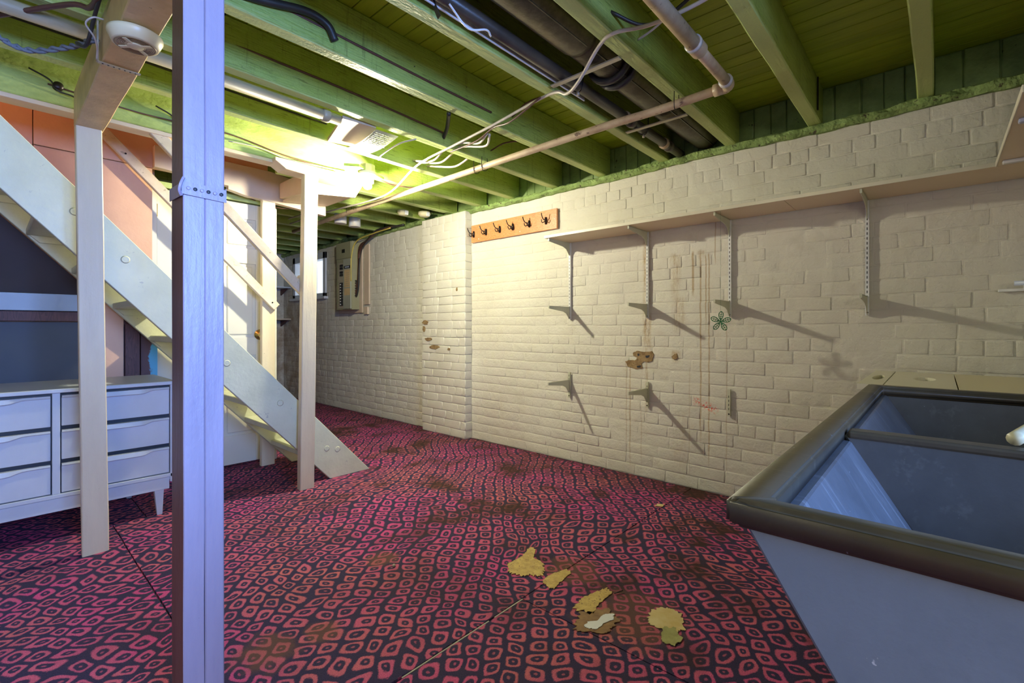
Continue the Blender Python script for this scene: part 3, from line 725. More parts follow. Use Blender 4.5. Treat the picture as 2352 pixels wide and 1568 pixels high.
# tan beam, smoke alarm, wire ties
tb = rough_beam('timber_beam', (.322, -1.2, 2.108), (.331, 3.03, 2.108), .104, .17, M['beam'], None, .003, .07, (0,0,1), 9, .004)
tag(tb, 'tan rough-sawn beam overhead running under the joists to the cream post', 'beam')
sa = thing('smoke_alarm', (.322, 1.915, 1.98), 'round ivory smoke alarm on the underside of the tan beam', 'alarm')
AX = (0, 0, -1); AC = (.322, 1.915, 2.019)
lathe('alarm_base', [(.064,0),(.073,.003),(.073,.011),(.061,.036),(.057,.038),(.001,.038)], AC, AX, M['plastic'], sa, 40)
lathe('grille_ring', [(.0545,0),(.0545,.0022),(.050,.0026),(.050,0)], (AC[0],AC[1],AC[2]-.0375), AX, M['plasticdark'], sa, 40)
for r_ in (.046, .042, .038, .034, .030):
    lathe('grille_slot', [(r_,0),(r_,.0016),(r_-.0015,.0016),(r_-.0015,0)], (AC[0],AC[1],AC[2]-.0378), AX, M['plasticdark'], sa, 36)
lathe('test_button', [(.022,0),(.022,.003),(.019,.0045),(.001,.0045)], (AC[0],AC[1],AC[2]-.0378), AX, M['plastic'], sa, 30)
for a in (0, 90):
    bm = bmesh.new(); bbox(bm, -.049, .049, -.006, .006, -.0035, 0, .0008)
    bm.transform(Matrix.Translation((AC[0], AC[1], AC[2]-.038)) @ Matrix.Rotation(R(a+45), 4, 'Z')); bmo('grille_bar', bm, M['plastic'], sa)
ws_ = thing('steel_strap', (.33, 2.12, 2.02), 'perforated steel tie strap wrapped under the tan beam', 'strap')
bm = bmesh.new(); bbox(bm, 0.266, .386, 2.202, 2.218, 2.0165, 2.0195); bmo('band', bm, M['strap'], ws_)
for k in range(7): lathe('hole', [(.003,0),(.003,.0008)], (.279+k*.0155, 2.21, 2.0165), (0,0,-1), M['dark'], ws_, 8)
bm = bmesh.new(); bbox(bm, .262, .267, 2.20, 2.216, 2.018, 2.16); bmo('band', bm, M['strap'], ws_)
tag(tube('cable', [(.245,1.2,2.13),(.25,1.6,2.15),(.245,1.95,2.16),(.24,2.15,2.17),(.19,2.25,2.20),(.0,2.6,2.215)], .009, M['cable_br']), 'thick brown cable clipped along the left side of the tan beam', 'cable')
tag(tube('cable', [(.262,1.3,2.19),(.258,1.8,2.20),(.25,2.1,2.15),(.235,2.2,2.06),(.22,2.3,2.10)], .006, M['cable_b']), 'black cable looping down beside the tan beam', 'cable')
# twisted rope to the left
bm = bmesh.new(); P = spline([(-.25,2.25,2.20),(-.02,2.42,2.12),(.09,2.46,2.085),(.20,2.36,2.10),(.262,2.22,2.10)], 14)
for s_ in (0, math.pi):
    add_tube(bm, [p+Vector((math.cos(i*.9+s_)*.006, 0, math.sin(i*.9+s_)*.006)) for i, p in enumerate(P)], .006, 6)
tag(bmo('rope', bm, M['rope'], None, True), 'twisted grey rope sagging from the joists to the tan beam', 'rope')
tag(tube('tie_wire', [(.262,2.06,2.10),(.235,2.05,2.09),(.22,2.08,2.075),(.245,2.12,2.06),(.258,2.16,2.045),(.262,2.20,2.02)], .0028, M['cable_w']), 'knotted white tie wire on the side of the tan beam', 'wire')

# ------------------------------------------------------------------ staircase
st = thing('staircase', (1.0, 3.6, 0), 'steep open white-painted wooden staircase rising to the left behind the posts', 'stairs')
SLP = 1.077
def ztop(x): return 2.063-SLP*(x-.045)
def zlow(x): return 1.709-SLP*(x-.045)+.015
xt0 = .045+2.063/SLP; xl0 = .045+1.724/SLP; xe = -1.0
for ya, yb in ((3.225, 3.265), (3.86, 3.90)):
    prism('stringer', [(xt0, 0), (xe, ztop(xe)), (xe, zlow(xe)), (xl0, 0)], ya, yb, 'y', M['stair'], st, .003)
for k in range(1, 15):
    z_ = k*.205
    xc = .045+((2.063+1.72)/2-z_)/SLP
    if xc < -.95: break
    box('tread', xc-.125, xc+.12, 3.266, 3.859, z_-.036, z_, M['stair'], st, .004)
    for ya, yb in ((3.266, 3.29), (3.835, 3.859)):
        prism('cleat', [(xc-.11, z_-.037), (xc+.09, z_-.037), (xc+.05, z_-.075), (xc-.07, z_-.075)], ya, yb, 'y', M['stair'], st)
# knots in the near stringer
for x_, z_ in ((.30,1.66),(.985,.86),(.50,1.44),(1.30,.58),(1.62,.22),(1.70,.20)):
    lathe('knot', [(.020,.0),(.015,.0010),(.012,.0002),(.006,.0012),(.001,.0012)], (x_, 3.2245, z_), (0,-1,0), M['stair'], st, 16)
# handrails
def rail(label, x0, z0, x1, z1, ya, yb, hh):
    t = thing('handrail', ((x0+x1)/2, ya, min(z0, z1)), label, 'handrail')
    d = Vector((x1-x0, 0, z1-z0)).normalized(); nrm = Vector((-d.z, 0, d.x))*(hh/2)
    prism('rail_board', [(x0+nrm.x, z0+nrm.z), (x1+nrm.x, z1+nrm.z), (x1-nrm.x, z1-nrm.z), (x0-nrm.x, z0-nrm.z)], ya, yb, 'y', M['handrail'], t, .004)
    return t, d
t, d = rail('upper worn wooden handrail ending behind the stair-foot post', .62, 2.165, 1.455, 1.315, 3.20, 3.238, .062)
prism('tongue', [(1.40,1.38),(1.47,1.33),(1.47,1.40),(1.42,1.43)], 3.195, 3.238, 'y', M['handrail'], t)
t, d = rail('lower pink-cream handrail fixed across the far post by the door', .30, 2.50, 1.535, 1.235, 3.868, 3.902, .062)
for x_, z_ in ((.60,2.19),(1.50,1.272)):
    lathe('screw', [(.006,0),(.006,.002),(.001,.003)], (x_, 3.867, z_), (0,-1,0), M['iron'], t, 10)

# ------------------------------------------------------------------ dresser
ds = thing('dresser', (-.13, 3.55, 0), 'low white dresser with curved drawer pulls standing under the stairs', 'dresser')
FX0, FX1, FY, BY = -1.0, .735, 3.31, 3.86
box('top', FX0-.01, FX1+.01, FY-.015, BY, .748, .768, M['dresser'], ds, .003)
box('side_panel', FX1-.018, FX1, FY, BY, .185, .748, M['dresser'], ds)
box('side_panel', FX0, FX0+.018, FY, BY, .185, .748, M['dresser'], ds)
box('carcass', FX0+.018, FX1-.018, FY+.03, BY, .20, .747, M['dark'], ds, 0)
box('base_rail', FX0, FX1, FY, FY+.03, .215, .235, M['dresser'], ds)
box('apron', FX0+.02, FX1-.02, FY+.01, FY+.035, .145, .212, M['dresser'], ds)
box('bottom_board', FX0, FX1, FY+.012, BY, .196, .213, M['dresser'], ds)
cols = [(-.975, -.385), (-.345, .222), (.256, .716)]
for a, b in ((-.383, -.347), (.224, .254)): box('divider', a, b, FY+.002, FY+.03, .235, .748, M['dresser'], ds)
rows = [(.240, .392), (.408, .562), (.578, .738)]
for ca, cb in cols:
    for za, zb in rows:
        d_ = thing('drawer', ((ca+cb)/2, FY, za)); d_.parent = ds; d_.location = Vector(d_.location)-wloc(ds)
        box('drawer_front', ca+.003, cb-.003, FY+.006, FY+.028, za, zb-.014, M['dresser'], d_, .002)
        # sculpted lip: thin shelf that bulges down in the middle
        bm = bmesh.new(); n = 28; A = []
        for i in range(n+1):
            u = i/n; xx = ca+.004+(cb-ca-.008)*u
            s_ = lambda v: max(0, min(1, v))
            kk = s_((u-.16)/.12)*s_((.84-u)/.12); kk = kk*kk*(3-2*kk)
            zl = zb-.018-.014*kk; yo = FY-.002-.012*kk
            A.append([bm.verts.new((xx, FY+.02, zb-.004)), bm.verts.new((xx, yo+.004, zb-.005)), bm.verts.new((xx, yo, zl+.004)), bm.verts.new((xx, yo+.003, zl)), bm.verts.new((xx, FY+.02, zl))])
        for r0, r1 in zip(A, A[1:]):
            for j in range(5): bm.faces.new((r0[j], r0[(j+1) % 5], r1[(j+1) % 5], r1[j]))
        bm.faces.new(A[0]); bm.faces.new(A[-1][::-1])
        bmo('drawer_pull', bm, M['pull'], d_)
for x_, y_ in ((.665, 3.335), (.60, 3.80), (-.93, 3.335), (-.93, 3.80)):
    bm = bmesh.new(); hexa(bm, [(x_-.005,y_,0),(x_+.02,y_,0),(x_+.02,y_+.025,0),(x_-.005,y_+.025,0),(x_-.025,y_-.01,.20),(x_+.028,y_-.01,.20),(x_+.028,y_+.035,.20),(x_-.025,y_+.035,.20)], .002)
    bmo('leg', bm, M['dresser'], ds)

# ------------------------------------------------------------------ coat rack
cr = thing('coat_rack', (3.155, 2.853, 1.89), 'orange pine coat rack with six black double hooks on the brick wall', 'coat rack')
box('backboard', 3.147, 3.168, 2.337, 3.365, 1.893, 2.060, M['rack'], cr, .003)
hm = None
for i, y_ in enumerate((2.448, 2.628, 2.818, 2.978, 3.155, 3.322)):
    if hm is None:
        bm = bmesh.new(); X = 0
        add_tube(bm, spline([(-.002,0,.000),(-.025,.004,.004),(-.05,.018,.010),(-.062,.034,.030),(-.066,.040,.046)], 5), [.0055]*20+[.004], 6) if False else None
        add_tube(bm, spline([(-.003,0,.0),(-.03,0,-.004),(-.055,0,.006),(-.070,0,.030),(-.074,0,.046)], 5), .0042, 6)
        add_tube(bm, spline([(-.003,0,-.004),(-.018,.010,-.018),(-.034,.016,-.026),(-.044,.018,-.012),(-.045,.018,.0)], 5), .0038, 6)
        add_tube(bm, spline([(-.003,0,-.004),(-.018,-.010,-.018),(-.034,-.016,-.026),(-.044,-.018,-.012),(-.045,-.018,.0)], 5), .0038, 6)
        add_tube(bm, [(-.001,0,-.036),(-.005,0,-.034),(-.007,0,0),(-.005,0,.020),(-.001,0,.022)], [.004,.009,.012,.009,.004], 8)
        bmesh.ops.recalc_face_normals(bm, faces=bm.faces)
        hm = bpy.data.meshes.new('coat_hook'); bm.to_mesh(hm); bm.free(); hm.materials.append(M['iron'])
        for p in hm.polygons: p.use_smooth = True
    o = bpy.data.objects.new('hook', hm); C.objects.link(o); o.parent = cr; o.location = Vector((3.147, y_, 1.978))-wloc(cr)
    o.rotation_euler = (0, 0, -.25 if i else .1)
for y_, z_ in ((2.36,1.975),(2.9,2.03),(2.74,1.92),(3.25,2.03),(3.26,1.92)):
    lathe('screw', [(.005,0),(.005,.001),(.001,.002)], (3.147, y_, z_), (-1,0,0), M['white'], cr, 10)

# ------------------------------------------------------------------ shelf, standards, brackets
sh = thing('wall_shelf', (3.02, .9, 1.76), 'long cream wall shelf on steel brackets across the brick wall', 'shelf')
box('shelf_board', 2.866, 3.166, .62, 2.245, 1.760, 1.779, M['shelf'], sh, .001)
box('shelf_board', 2.866, 3.166, -1.0, .618, 1.760, 1.779, M['shelf'], sh, .001)
box('edge_band', 2.8635, 2.866, -1.0, 2.245, 1.760, 1.779, M['shelfedge'], sh, .0005)
box('edge_band', 2.8635, 3.166, 2.245, 2.2475, 1.760, 1.779, M['white'], sh, .0005)
def bracket(par, y, z, Ln):
    """blade bracket: top edge at z, length Ln out from the wall"""
    Xw = 3.152
    P = [(Xw, z), (Xw-Ln, z), (Xw-Ln, z-.020), (Xw-.085, z-.040), (Xw-.045, z-.055), (Xw-.022, z-.080), (Xw-.008, z-.098), (Xw, z-.098)]
    b = prism('bracket', P, y-.0018, y+.0018, 'y', M['bracket'], par)
    box('flange', Xw-Ln, Xw, y-.006, y+.006, z-.0015, z, M['bracket'], b, 0)
    box('end_lip', Xw-Ln-.002, Xw-Ln, y-.005, y+.005, z-.018, z+.004, M['bracket'], b, 0)
def standard(label, y, z0, z1, brs, grp=None):
    t = thing('shelf_standard', (3.16, y, z0), label, 'shelf bracket', grp)
    bm = bmesh.new()
    bbox(bm, 3.153, 3.155, y-.0085, y+.0085, z0, z1)
    bbox(bm, 3.154, 3.169, y-.0085, y-.0070, z0, z1); bbox(bm, 3.154, 3.169, y+.0070, y+.0085, z0, z1)
    r_ = bmo('rail', bm, M['white'] if z1 > 1.5 else M['bracket'], t)
    bm = bmesh.new(); z = z0+.04
    while z < z1-.03:
        bbox(bm, 3.1522, 3.1529, y-.0018, y+.0018, z, z+.014); z += .026
    s_ = bmo('slots', bm, M['black'], t); s_['kind'] = 'stuff'
    lathe('screw', [(.005,0),(.005,.001),(.002,.002)], (3.153, y, z0+.015), (-1,0,0), M['iron'], t, 10)
    for zz, Ln in brs: bracket(t, y, zz, Ln)
    return t
standard('slotted steel shelf standard at the shelf end nearest the coat rack', 2.215, 1.143, 1.758, ((1.757, .272), (1.243, .272)))
standard('slotted steel shelf standard stained by the brown rust streak', 1.545, 1.143, 1.758, ((1.757, .272), (1.243, .272)))
standard('slotted steel shelf standard beside the green wire flower', .985, 1.143, 1.758, ((1.757, .272), (1.243, .272)))
standard('rightmost slotted steel shelf standard above the sink', .285, 1.143, 1.758, ((1.757, .272), (1.243, .272)))
standard('short low steel standard with one bracket, nearest the brick pier', 2.220, .512, .715, ((.655, .272),))
standard('short low steel standard with one bracket, under the bare brown patch', 1.545, .507, .690, ((.645, .272),))
standard('short low steel standard without bracket, right of the red scribble', .990, .514, .686, ())

# green wire flower hung under the shelf
fl = thing('wire_flower', (2.90, .955, 1.06), 'small green wire flower hanging on a thread below the shelf', 'ornament')
FC = Vector((2.895, .955, 1.113))
for k in range(5):
    a = R(90+72*k+4); dirn = Vector((math.sin(R(-30))*0, math.cos(a), math.sin(a)))
    side = Vector((0, -math.sin(a), math.cos(a)))
    bm = bmesh.new(); L = .054
    prof = [(.0,.0),(.3,.7),(.6,1),(.85,.75),(1.,.0)]
    for sgn in (-1, 1):
        add_tube(bm, spline([FC+dirn*(.006+L*u)+side*(sgn*.013*v) for u, v in prof], 4), .0024, 5)
    add_tube(bm, [FC, FC+dirn*(L+.006)], .0018, 5)
    for u in (.3, .5, .72):
        for sgn in (-1, 1): add_tube(bm, [FC+dirn*(L*u), FC+dirn*(L*(u+.14))+side*sgn*.012], .0016, 4)
    bmo('petal', bm, M['greenwire'], fl, True)
lathe('flower_centre', [(.002,-.004),(.007,0),(.002,.004)], FC, (1,0,0), M['greenwire'], fl, 10)
tube('thread', [FC+Vector((0,0,.06)), (2.895, .955, 1.765)], .0005, M['greenwire'], fl, 4, 0)

# cabinet / deep shelf at the upper right, towel rail below
cb = thing('wall_cabinet', (2.43, -.8, 1.76), 'cream cabinet underside with white rails at the top right above the sink', 'cabinet')
box('bottom_board', 2.0, 2.8625, -1.5, -.182, 1.760, 1.779, M['shelf'], cb, .001)
box('edge_band', 2.0, 2.8625, -.182, -.178, 1.757, 1.779, M['shelfedge'], cb, .001)
box('cabinet_back', 2.84, 2.8625, -1.5, -.35, 1.78, 2.20, M['shelf'], cb, .001)
box('side_panel', 2.0, 2.84, -1.5, -1.48, 1.78, 2.20, M['shelf'], cb, .001)
for x_, mt in ((2.26, 'bluewhite'), (2.785, 'white')):
    box('rail', x_-.012, x_+.012, -1.4, -.193, 1.745, 1.760, M[mt], cb, .004, 2)
tr = thing('towel_rail', (3.12, -.4, 1.24), 'white plastic rail on the brick wall at the right edge of the picture', 'rail')
box('back_plate', 3.150, 3.168, -.9, -.205, 1.243, 1.256, M['white'], tr)
tube('bar', [(3.10, -.9, 1.277), (3.10, -.252, 1.277)], .011, M['bluewhite'], tr, 12, 0)
box('bar_support', 3.10, 3.165, -.30, -.285, 1.25, 1.285, M['white'], tr)

# ------------------------------------------------------------------ stone laundry sink
sk = thing('laundry_sink', (1.07, -.15, 0), 'big two-basin grey stone laundry sink with dark worn rim', 'sink')
SX0, SX1, SYF, SYB, RZ = .467, 1.667, .150, -.50, .92
def zslope(y): return y
# outer end panels (trapezoid), sloping front panel, back
def ypr(z): return SYF-.012-(RZ-.02-z)*.62       # front face slopes back going down
zb_ = .50
for a, b in ((SX0+.008, SX0+.035), (SX1-.035, SX1-.008)):
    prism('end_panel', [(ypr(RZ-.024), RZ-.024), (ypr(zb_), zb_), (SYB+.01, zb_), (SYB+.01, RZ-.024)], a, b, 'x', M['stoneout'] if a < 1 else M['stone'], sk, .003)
prism('front_panel', [(ypr(RZ-.024), RZ-.024), (ypr(zb_), zb_), (ypr(zb_)-.03, zb_), (ypr(RZ-.024)-.03, RZ-.024)], SX0+.035, SX1-.035, 'x', M['stone'], sk, .002)
box('back_panel', SX0+.035, SX1-.035, SYB+.01, SYB+.04, zb_, RZ-.03, M['stone'], sk, .002)
box('basin_floor', SX0+.035, SX1-.035, SYB+.04, ypr(zb_)-.03, zb_, zb_+.03, M['stone'], sk, .002)
XD = .934
prism('divider', [(ypr(.905)-.024, .905), (ypr(zb_+.03)-.03, zb_+.03), (SYB+.04, zb_+.03), (SYB+.04, .905)], XD, XD+.03, 'x', M['stone'], sk, .004)
box('divider_cap', XD-.002, XD+.032, SYB+.045, SYF-.040, .900, .913, M['rim'], sk, .004, 2)
# rim frame with rounded outer corner
def rim():
    bm = bmesh.new()
    o_ = [(SX0, SYB), (SX1, SYB), (SX1, SYF), (SX0, SYF)]; w_ = .040
    ins = [(SX0+.026, SYB+w_), (SX1-w_, SYB+w_), (SX1-w_, SYF-.036), (SX0+.026, SYF-.036)]
    def z(k): return RZ
    ot = [bm.verts.new((p[0], p[1], RZ)) for p in o_]; it = [bm.verts.new((p[0], p[1], RZ)) for p in ins]
    ob = [bm.verts.new((p[0], p[1], RZ-.026)) for p in o_]; ib = [bm.verts.new((p[0], p[1], RZ-.026)) for p in ins]
    for i in range(4):
        j = (i+1) % 4
        bm.faces.new((ot[i], ot[j], it[j], it[i])); bm.faces.new((ob[i], ib[i], ib[j], ob[j]))
        bm.faces.new((ot[i], ob[i], ob[j], ot[j])); bm.faces.new((it[i], it[j], ib[j], ib[i]))
    bmesh.ops.recalc_face_normals(bm, faces=bm.faces)
    bmesh.ops.bevel(bm, geom=list(bm.edges), offset=.004, segments=3, affect='EDGES')
    return bmo('rim', bm, M['rim'], sk, True)
rim()
for x_ in (.62, 1.52):
    for y_ in (-.42, -.14): box('leg', x_-.025, x_+.025, y_-.025, y_+.025, 0, zb_, M['iron'], sk, .004)
hz = tube('drain_hose', [(.962,-.079,.924),(1.03,-.099,.928),(1.14,-.125,.925),(1.27,-.155,.900),(1.37,-.20,.82),(1.40,-.24,.70),(1.40,-.27,.55)], .0095, M['plastic'], None, 12)
tag(hz, 'cream drain hose curving from the divider into the far basin of the stone sink', 'hose')

# cream chest behind the sink with three lid boards
ch = thing('laundry_cabinet', (2.67, -.2, 0), 'low cream cabinet with lid boards and finger holes between sink and brick wall', 'cabinet')
box('body', 2.32, 3.02, -.85, .225, .0, .835, M['chest'], ch, .004)
def lid(y0, y1, hole, mat, skew=0):
    bm = bmesh.new()
    z0, z1 = .836, .858; xa, xb = 2.30, 3.06
    outer = [(xa, y0-skew), (xb, y0), (xb, y1), (xa, y1)] if True else None
    if hole:
        hx, hy, a, b = hole; n = 28; top = []; 
        ring = [(hx+a*math.cos(2*math.pi*k/n), hy+b*math.sin(2*math.pi*k/n)) for k in range(n)]
        vo = [bm.verts.new((p[0], p[1], z1)) for p in outer]; vi = [bm.verts.new((p[0], p[1], z1)) for p in ring]
        eds = [bm.edges.new((vo[i], vo[(i+1) % 4])) for i in range(4)] + [bm.edges.new((vi[i], vi[(i+1) % n])) for i in range(n)]
        bmesh.ops.triangle_fill(bm, edges=eds, use_beauty=True, normal=(0,0,1))
        vb = [bm.verts.new((p[0], p[1], z0)) for p in ring]
        for i in range(n): bm.faces.new((vi[i], vi[(i+1) % n], vb[(i+1) % n], vb[i]))
        for i in range(4):
            j = (i+1) % 4; a_ = bm.verts.new((*outer[i], z0)); b_ = bm.verts.new((*outer[j], z0)); bm.faces.new((vo[i], vo[j], b_, a_))
    else: hexa(bm, [(p[0], p[1], z0) for p in outer]+[(p[0], p[1], z1) for p in outer], .001)
    return bmo('lid_board', bm, mat, ch)
lid(.162, .240, (2.66, .200, .13, .020), M['chest'])
lid(-.050, .158, (2.68, .045, .09, .036), M['chest'])
lid(-.85, -.054, None, M['chestyellow'], -.0)
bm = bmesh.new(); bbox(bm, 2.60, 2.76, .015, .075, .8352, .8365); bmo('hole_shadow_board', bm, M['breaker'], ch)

# ------------------------------------------------------------------ pipes, ducts under the ceiling
gp = thing('water_pipe', (2.26, 2.6, 2.17), 'cream rust-flecked pipe with elbow running under the joists', 'pipe')
PZ = 2.175
tube('pipe_run', [(2.262,.735,PZ),(2.264,1.05,PZ-.004),(2.262,1.5,PZ),(2.28,3.0,PZ-.006),(2.32,5.4,PZ-.02)], .0205, M['pipe'], gp, 16, 8)
lathe('elbow_ring', [(.0275,-.02),(.0275,.02)], (2.262,.755,PZ), (0,1,0), M['pipe'], gp, 20)
bm = bmesh.new(); add_tube(bm, spline([(2.262,.76,PZ),(2.262,.725,PZ),(2.245,.708,PZ),(2.21,.705,PZ)], 6), .027, 18); bmo('elbow', bm, M['pipe'], gp, True)
lathe('collar', [(.030,-.008),(.030,.008)], (2.205,.705,PZ), (1,0,0), M['pipejoint'], gp, 20)
tube('pipe_branch', [(2.20,.705,PZ),(1.86,.705,PZ)], .0225, M['pipe'], gp, 18, 0)
lathe('coupling', [(.026,-.045),(.032,-.040),(.032,.03),(.026,.04)], (1.865,.705,PZ), (1,0,0), M['pipe'], gp, 20)
lathe('collar', [(.0335,-.012),(.0335,.004)], (1.835,.705,PZ), (1,0,0), M['pipejoint'], gp, 20)
tube('pipe_branch', [(1.86,.705,PZ),(.3,.705,PZ)], .028, M['pipe'], gp, 18, 0)
for y_ in (.955, 2.30, 2.38, 4.15):
    bm = bmesh.new(); xx = 2.262+.015*max(0, y_-1.5)
    add_tube(bm, spline([(xx-.024,y_,2.235),(xx-.026,y_,2.17),(xx-.010,y_+.004,2.146),(xx+.014,y_,2.148),(xx+.027,y_-.004,2.17),(xx+.026,y_,2.235)], 4), .0022, 6)
    bmo('hanger_wire', bm, M['iron'], gp, True)

sp = thing('iron_pipe', (2.0, 1.31, 2.24), 'thin black iron pipe hanging between the joists beside the round duct', 'pipe')
tube('pipe_run', [(.2,1.315,2.262),(3.16,1.300,2.250)], .027, M['soil'], sp, 16, 0)
tube('pipe_run', [(2.1,1.245,2.34),(3.16,1.245,2.33)], .014, M['soil'], sp, 12, 0)
for x_ in (2.40, 2.47, 2.90, 2.97): lathe('coupling', [(.030,-.02),(.034,-.012),(.034,.012),(.030,.02)], (x_,1.305,2.253), (1,0,0), M['pipe'] if x_ in (2.40,2.90) else M['soil'], sp, 18)
for x_ in (1.93, 2.62):
    tube('hanger_wire', [(x_,1.275,2.40),(x_-.002,1.278,2.25),(x_,1.305,2.222),(x_,1.338,2.25),(x_,1.34,2.30)], .0028, M['iron'], sp, 6)
    lathe('hanger_nut', [(.008,-.008),(.008,.008)], (x_,1.305,2.215), (0,0,1), M['strap'], sp, 6)
# faded board edge along the pipe
tag(box('wood_strip', .4, 2.05, 1.345, 1.352, 2.235, 2.262, M['white'], None, .001), 'thin white strip along the black iron pipe', 'strip')
tag(tube('wire', [(1.10,1.29,2.225),(1.20,1.30,2.19),(1.28,1.285,2.215),(1.32,1.30,2.215)], .004, M['white'], None, 6), 'short curled white wire on the black iron pipe', 'wire')
tag(rough_beam('hanging_strap', (1.0, 1.37, 2.40), (1.10, 1.345, 2.20), .022, .003, M['black'], None, 0, bev=.0005), 'flat black strap hanging beside the iron pipe at the top of the picture', 'strap')
du = thing('round_duct', (2.0, 1.12, 2.30), 'dark round tin duct in sections between two joists', 'duct')
DC = (1.135, 2.335); RD = .098
for a, b, r_ in ((-.2, 1.70, RD+.004), (1.70, 2.42, RD-.002), (2.42, 3.18, RD-.010)):
    n = 36; bm = bmesh.new(); add_tube(bm, [(a, DC[0], DC[1]), (a+.012, DC[0], DC[1]), (b-.03, DC[0], DC[1]), (b, DC[0], DC[1])], [r_-.004, r_, r_, r_-.006], n)
    s_ = bmo('duct_section', bm, M['duct'], du, True)
    box('seam', a+.02, b-.03, DC[0]-.052, DC[0]-.047, DC[1]-r_*.90, DC[1]-r_*.84, M['duct'], s_, 0)
for x_, w_ in ((1.93, .016), (2.00, .015)):
    bm = bmesh.new(); P = []
    for k in range(25):
        a = math.pi*(1.0+k/24); P.append((x_+.02*math.sin(k/8), DC[0]+math.cos(a)*(RD+.012), DC[1]+math.sin(a)*(RD+.010)))
    add_tube(bm, P, w_, 8); bmo('cable_loop', bm, M['cable_b'], du, True)
for x_, nm in ((1.80, 'a'), (2.52, 'b')):
    tt = tag(box('duct_strap', x_-.013, x_+.013, 1.005, 1.365, 2.218, 2.2245, M['strap'], None, .0005),
             'pale steel strap under the round duct, the one nearer the camera' if nm == 'a' else 'pale steel strap under the round duct, close to the elbow pipe', 'strap')
# conduit left
cd = thing('conduit', (.6, 2.45, 2.2), 'pale painted pipe running between the joists toward the bulb', 'pipe')
tube('pipe_run', [(-1.8,2.445,2.215),(1.30,2.445,2.215)], .028, M['conduit'], cd, 18, 0)
lathe('coupling', [(.031,-.02),(.035,-.014),(.035,.014),(.031,.02)], (1.22,2.445,2.215), (1,0,0), M['conduit'], cd, 18)
jb = thing('junction_board', (1.52, 2.58, 2.19), 'tan box board with a white printed label taped under it beside the bulb', 'box')
hexbm = bmesh.new(); hexa(hexbm, [(1.30,2.41,2.215),(1.50,2.40,2.222),(1.62,2.74,2.222),(1.40,2.78,2.215),(1.30,2.41,2.235),(1.50,2.40,2.240),(1.62,2.74,2.240),(1.40,2.78,2.235)], .001)
bmo('board', hexbm, M['header'], jb)
def labelsheet():
    bm = bmesh.new(); n = 8; top = []
    for i in range(n+1):
        t_ = i/n; y = 2.36+.40*t_; sag = math.sin(t_*math.pi)*.016+.0
        top.append([bm.verts.new((1.475+.03*t_, y, 2.196-sag)), bm.verts.new((1.625+.03*t_, y, 2.200-sag))])
    for a, b in zip(top, top[1:]): bm.faces.new((a[0], a[1], b[1], b[0]))
    bmesh.ops.solidify(bm, geom=list(bm.faces), thickness=.0015)
    return bmo('label_sheet', bm, M['paper'], jb)
ls = labelsheet()
bm = bmesh.new(); rnd = random.Random(4)
for i in range(9):
    y = 2.385+i*.020; t_ = (y-2.36)/.40; z = 2.1945-math.sin(t_*math.pi)*.016
    xx = 1.490
    while xx < 1.60:
        l_ = rnd.uniform(.008, .03); bbox(bm, xx+.03*t_, xx+l_+.03*t_, y, y+.007, z-.0012, z+.0002); xx += l_+.006
o = bmo('print_lines', bm, M['print'], ls); o['kind'] = 'stuff'

# bulb fixture
lf = thing('bulb_lamp', (BULB[0], BULB[1], 2.06), 'bare lit bulb in a porcelain holder under the joists', 'lamp')
lathe('holder', [(.058,0),(.058,.018),(.040,.030),(.022,.048),(.020,.055)], (BULB[0], BULB[1], 2.168), (0,0,-1), M['white'], lf, 28)
lathe('mounting_box', [(.052,0),(.052,.05)], (BULB[0], BULB[1], 2.168), (0,0,1), M['strap'], lf, 8, False)
b_ = lathe('bulb', [(.012,.035),(.013,.028),(.020,.016),(.029,.0),(.030,-.010),(.024,-.024),(.010,-.032),(.001,-.033)], (BULB[0], BULB[1], BULB[2]+.012), (0,0,1), M['bulb'], lf, 24)
b_.visible_shadow = True
lf_cross = box('fixture_board', 1.60, 2.0, 2.93, 3.06, 2.222, 2.2245, M['joist'], lf, 0)
bpy.data.objects.remove(lf_cross)
hexbm = bmesh.new(); hexa(hexbm, [(1.62,2.99,2.170),(1.70,2.93,2.170),(1.98,3.06,2.172),(1.92,3.12,2.172),(1.62,2.99,2.19),(1.70,2.93,2.19),(1.98,3.06,2.192),(1.92,3.12,2.192)], .001)
bmo('mounting_board', hexbm, M['trimmer'], lf)

# ------------------------------------------------------------------ cables
def cable(pts, r_, m_, label): return tag(tube('cable', pts, r_, M[m_], None, 8, 6), label, 'cable')
cable([(1.60,.42,2.20),(1.65,.62,2.20),(1.655,.80,2.205),(1.62,.93,2.212),(1.655,1.02,2.21),(1.74,1.17,2.16),(1.80,1.28,2.16),(1.835,1.41,2.212),(1.905,1.87,2.212),(1.955,2.26,2.212),(2.00,2.68,2.20),(2.14,3.20,2.150),(2.18,3.60,2.15),(2.20,4.30,2.185),(2.20,5.2,2.195)], .0075, 'cable_w', 'long white cable crossing under all the joists from the elbow pipe to the bulb')
cable([(1.83,1.46,2.212),(1.88,1.70,2.18),(1.93,1.88,2.212),(1.96,2.05,2.19),(2.0,2.33,2.205)], .005, 'cable_br', 'thin reddish cable beside the long white cable')
cable([(1.95,1.95,2.205),(2.01,2.08,2.20),(2.03,2.22,2.245),(2.03,2.325,2.26)], .007, 'cable_w', 'white cable end looping up into a joist hole, right of a twin cable')
cable([(1.97,1.95,2.205),(2.05,2.06,2.19),(2.06,2.24,2.235),(2.06,2.325,2.25)], .007, 'cable_w', 'white twin cable end looping up into a joist hole, nearest the elbow pipe')
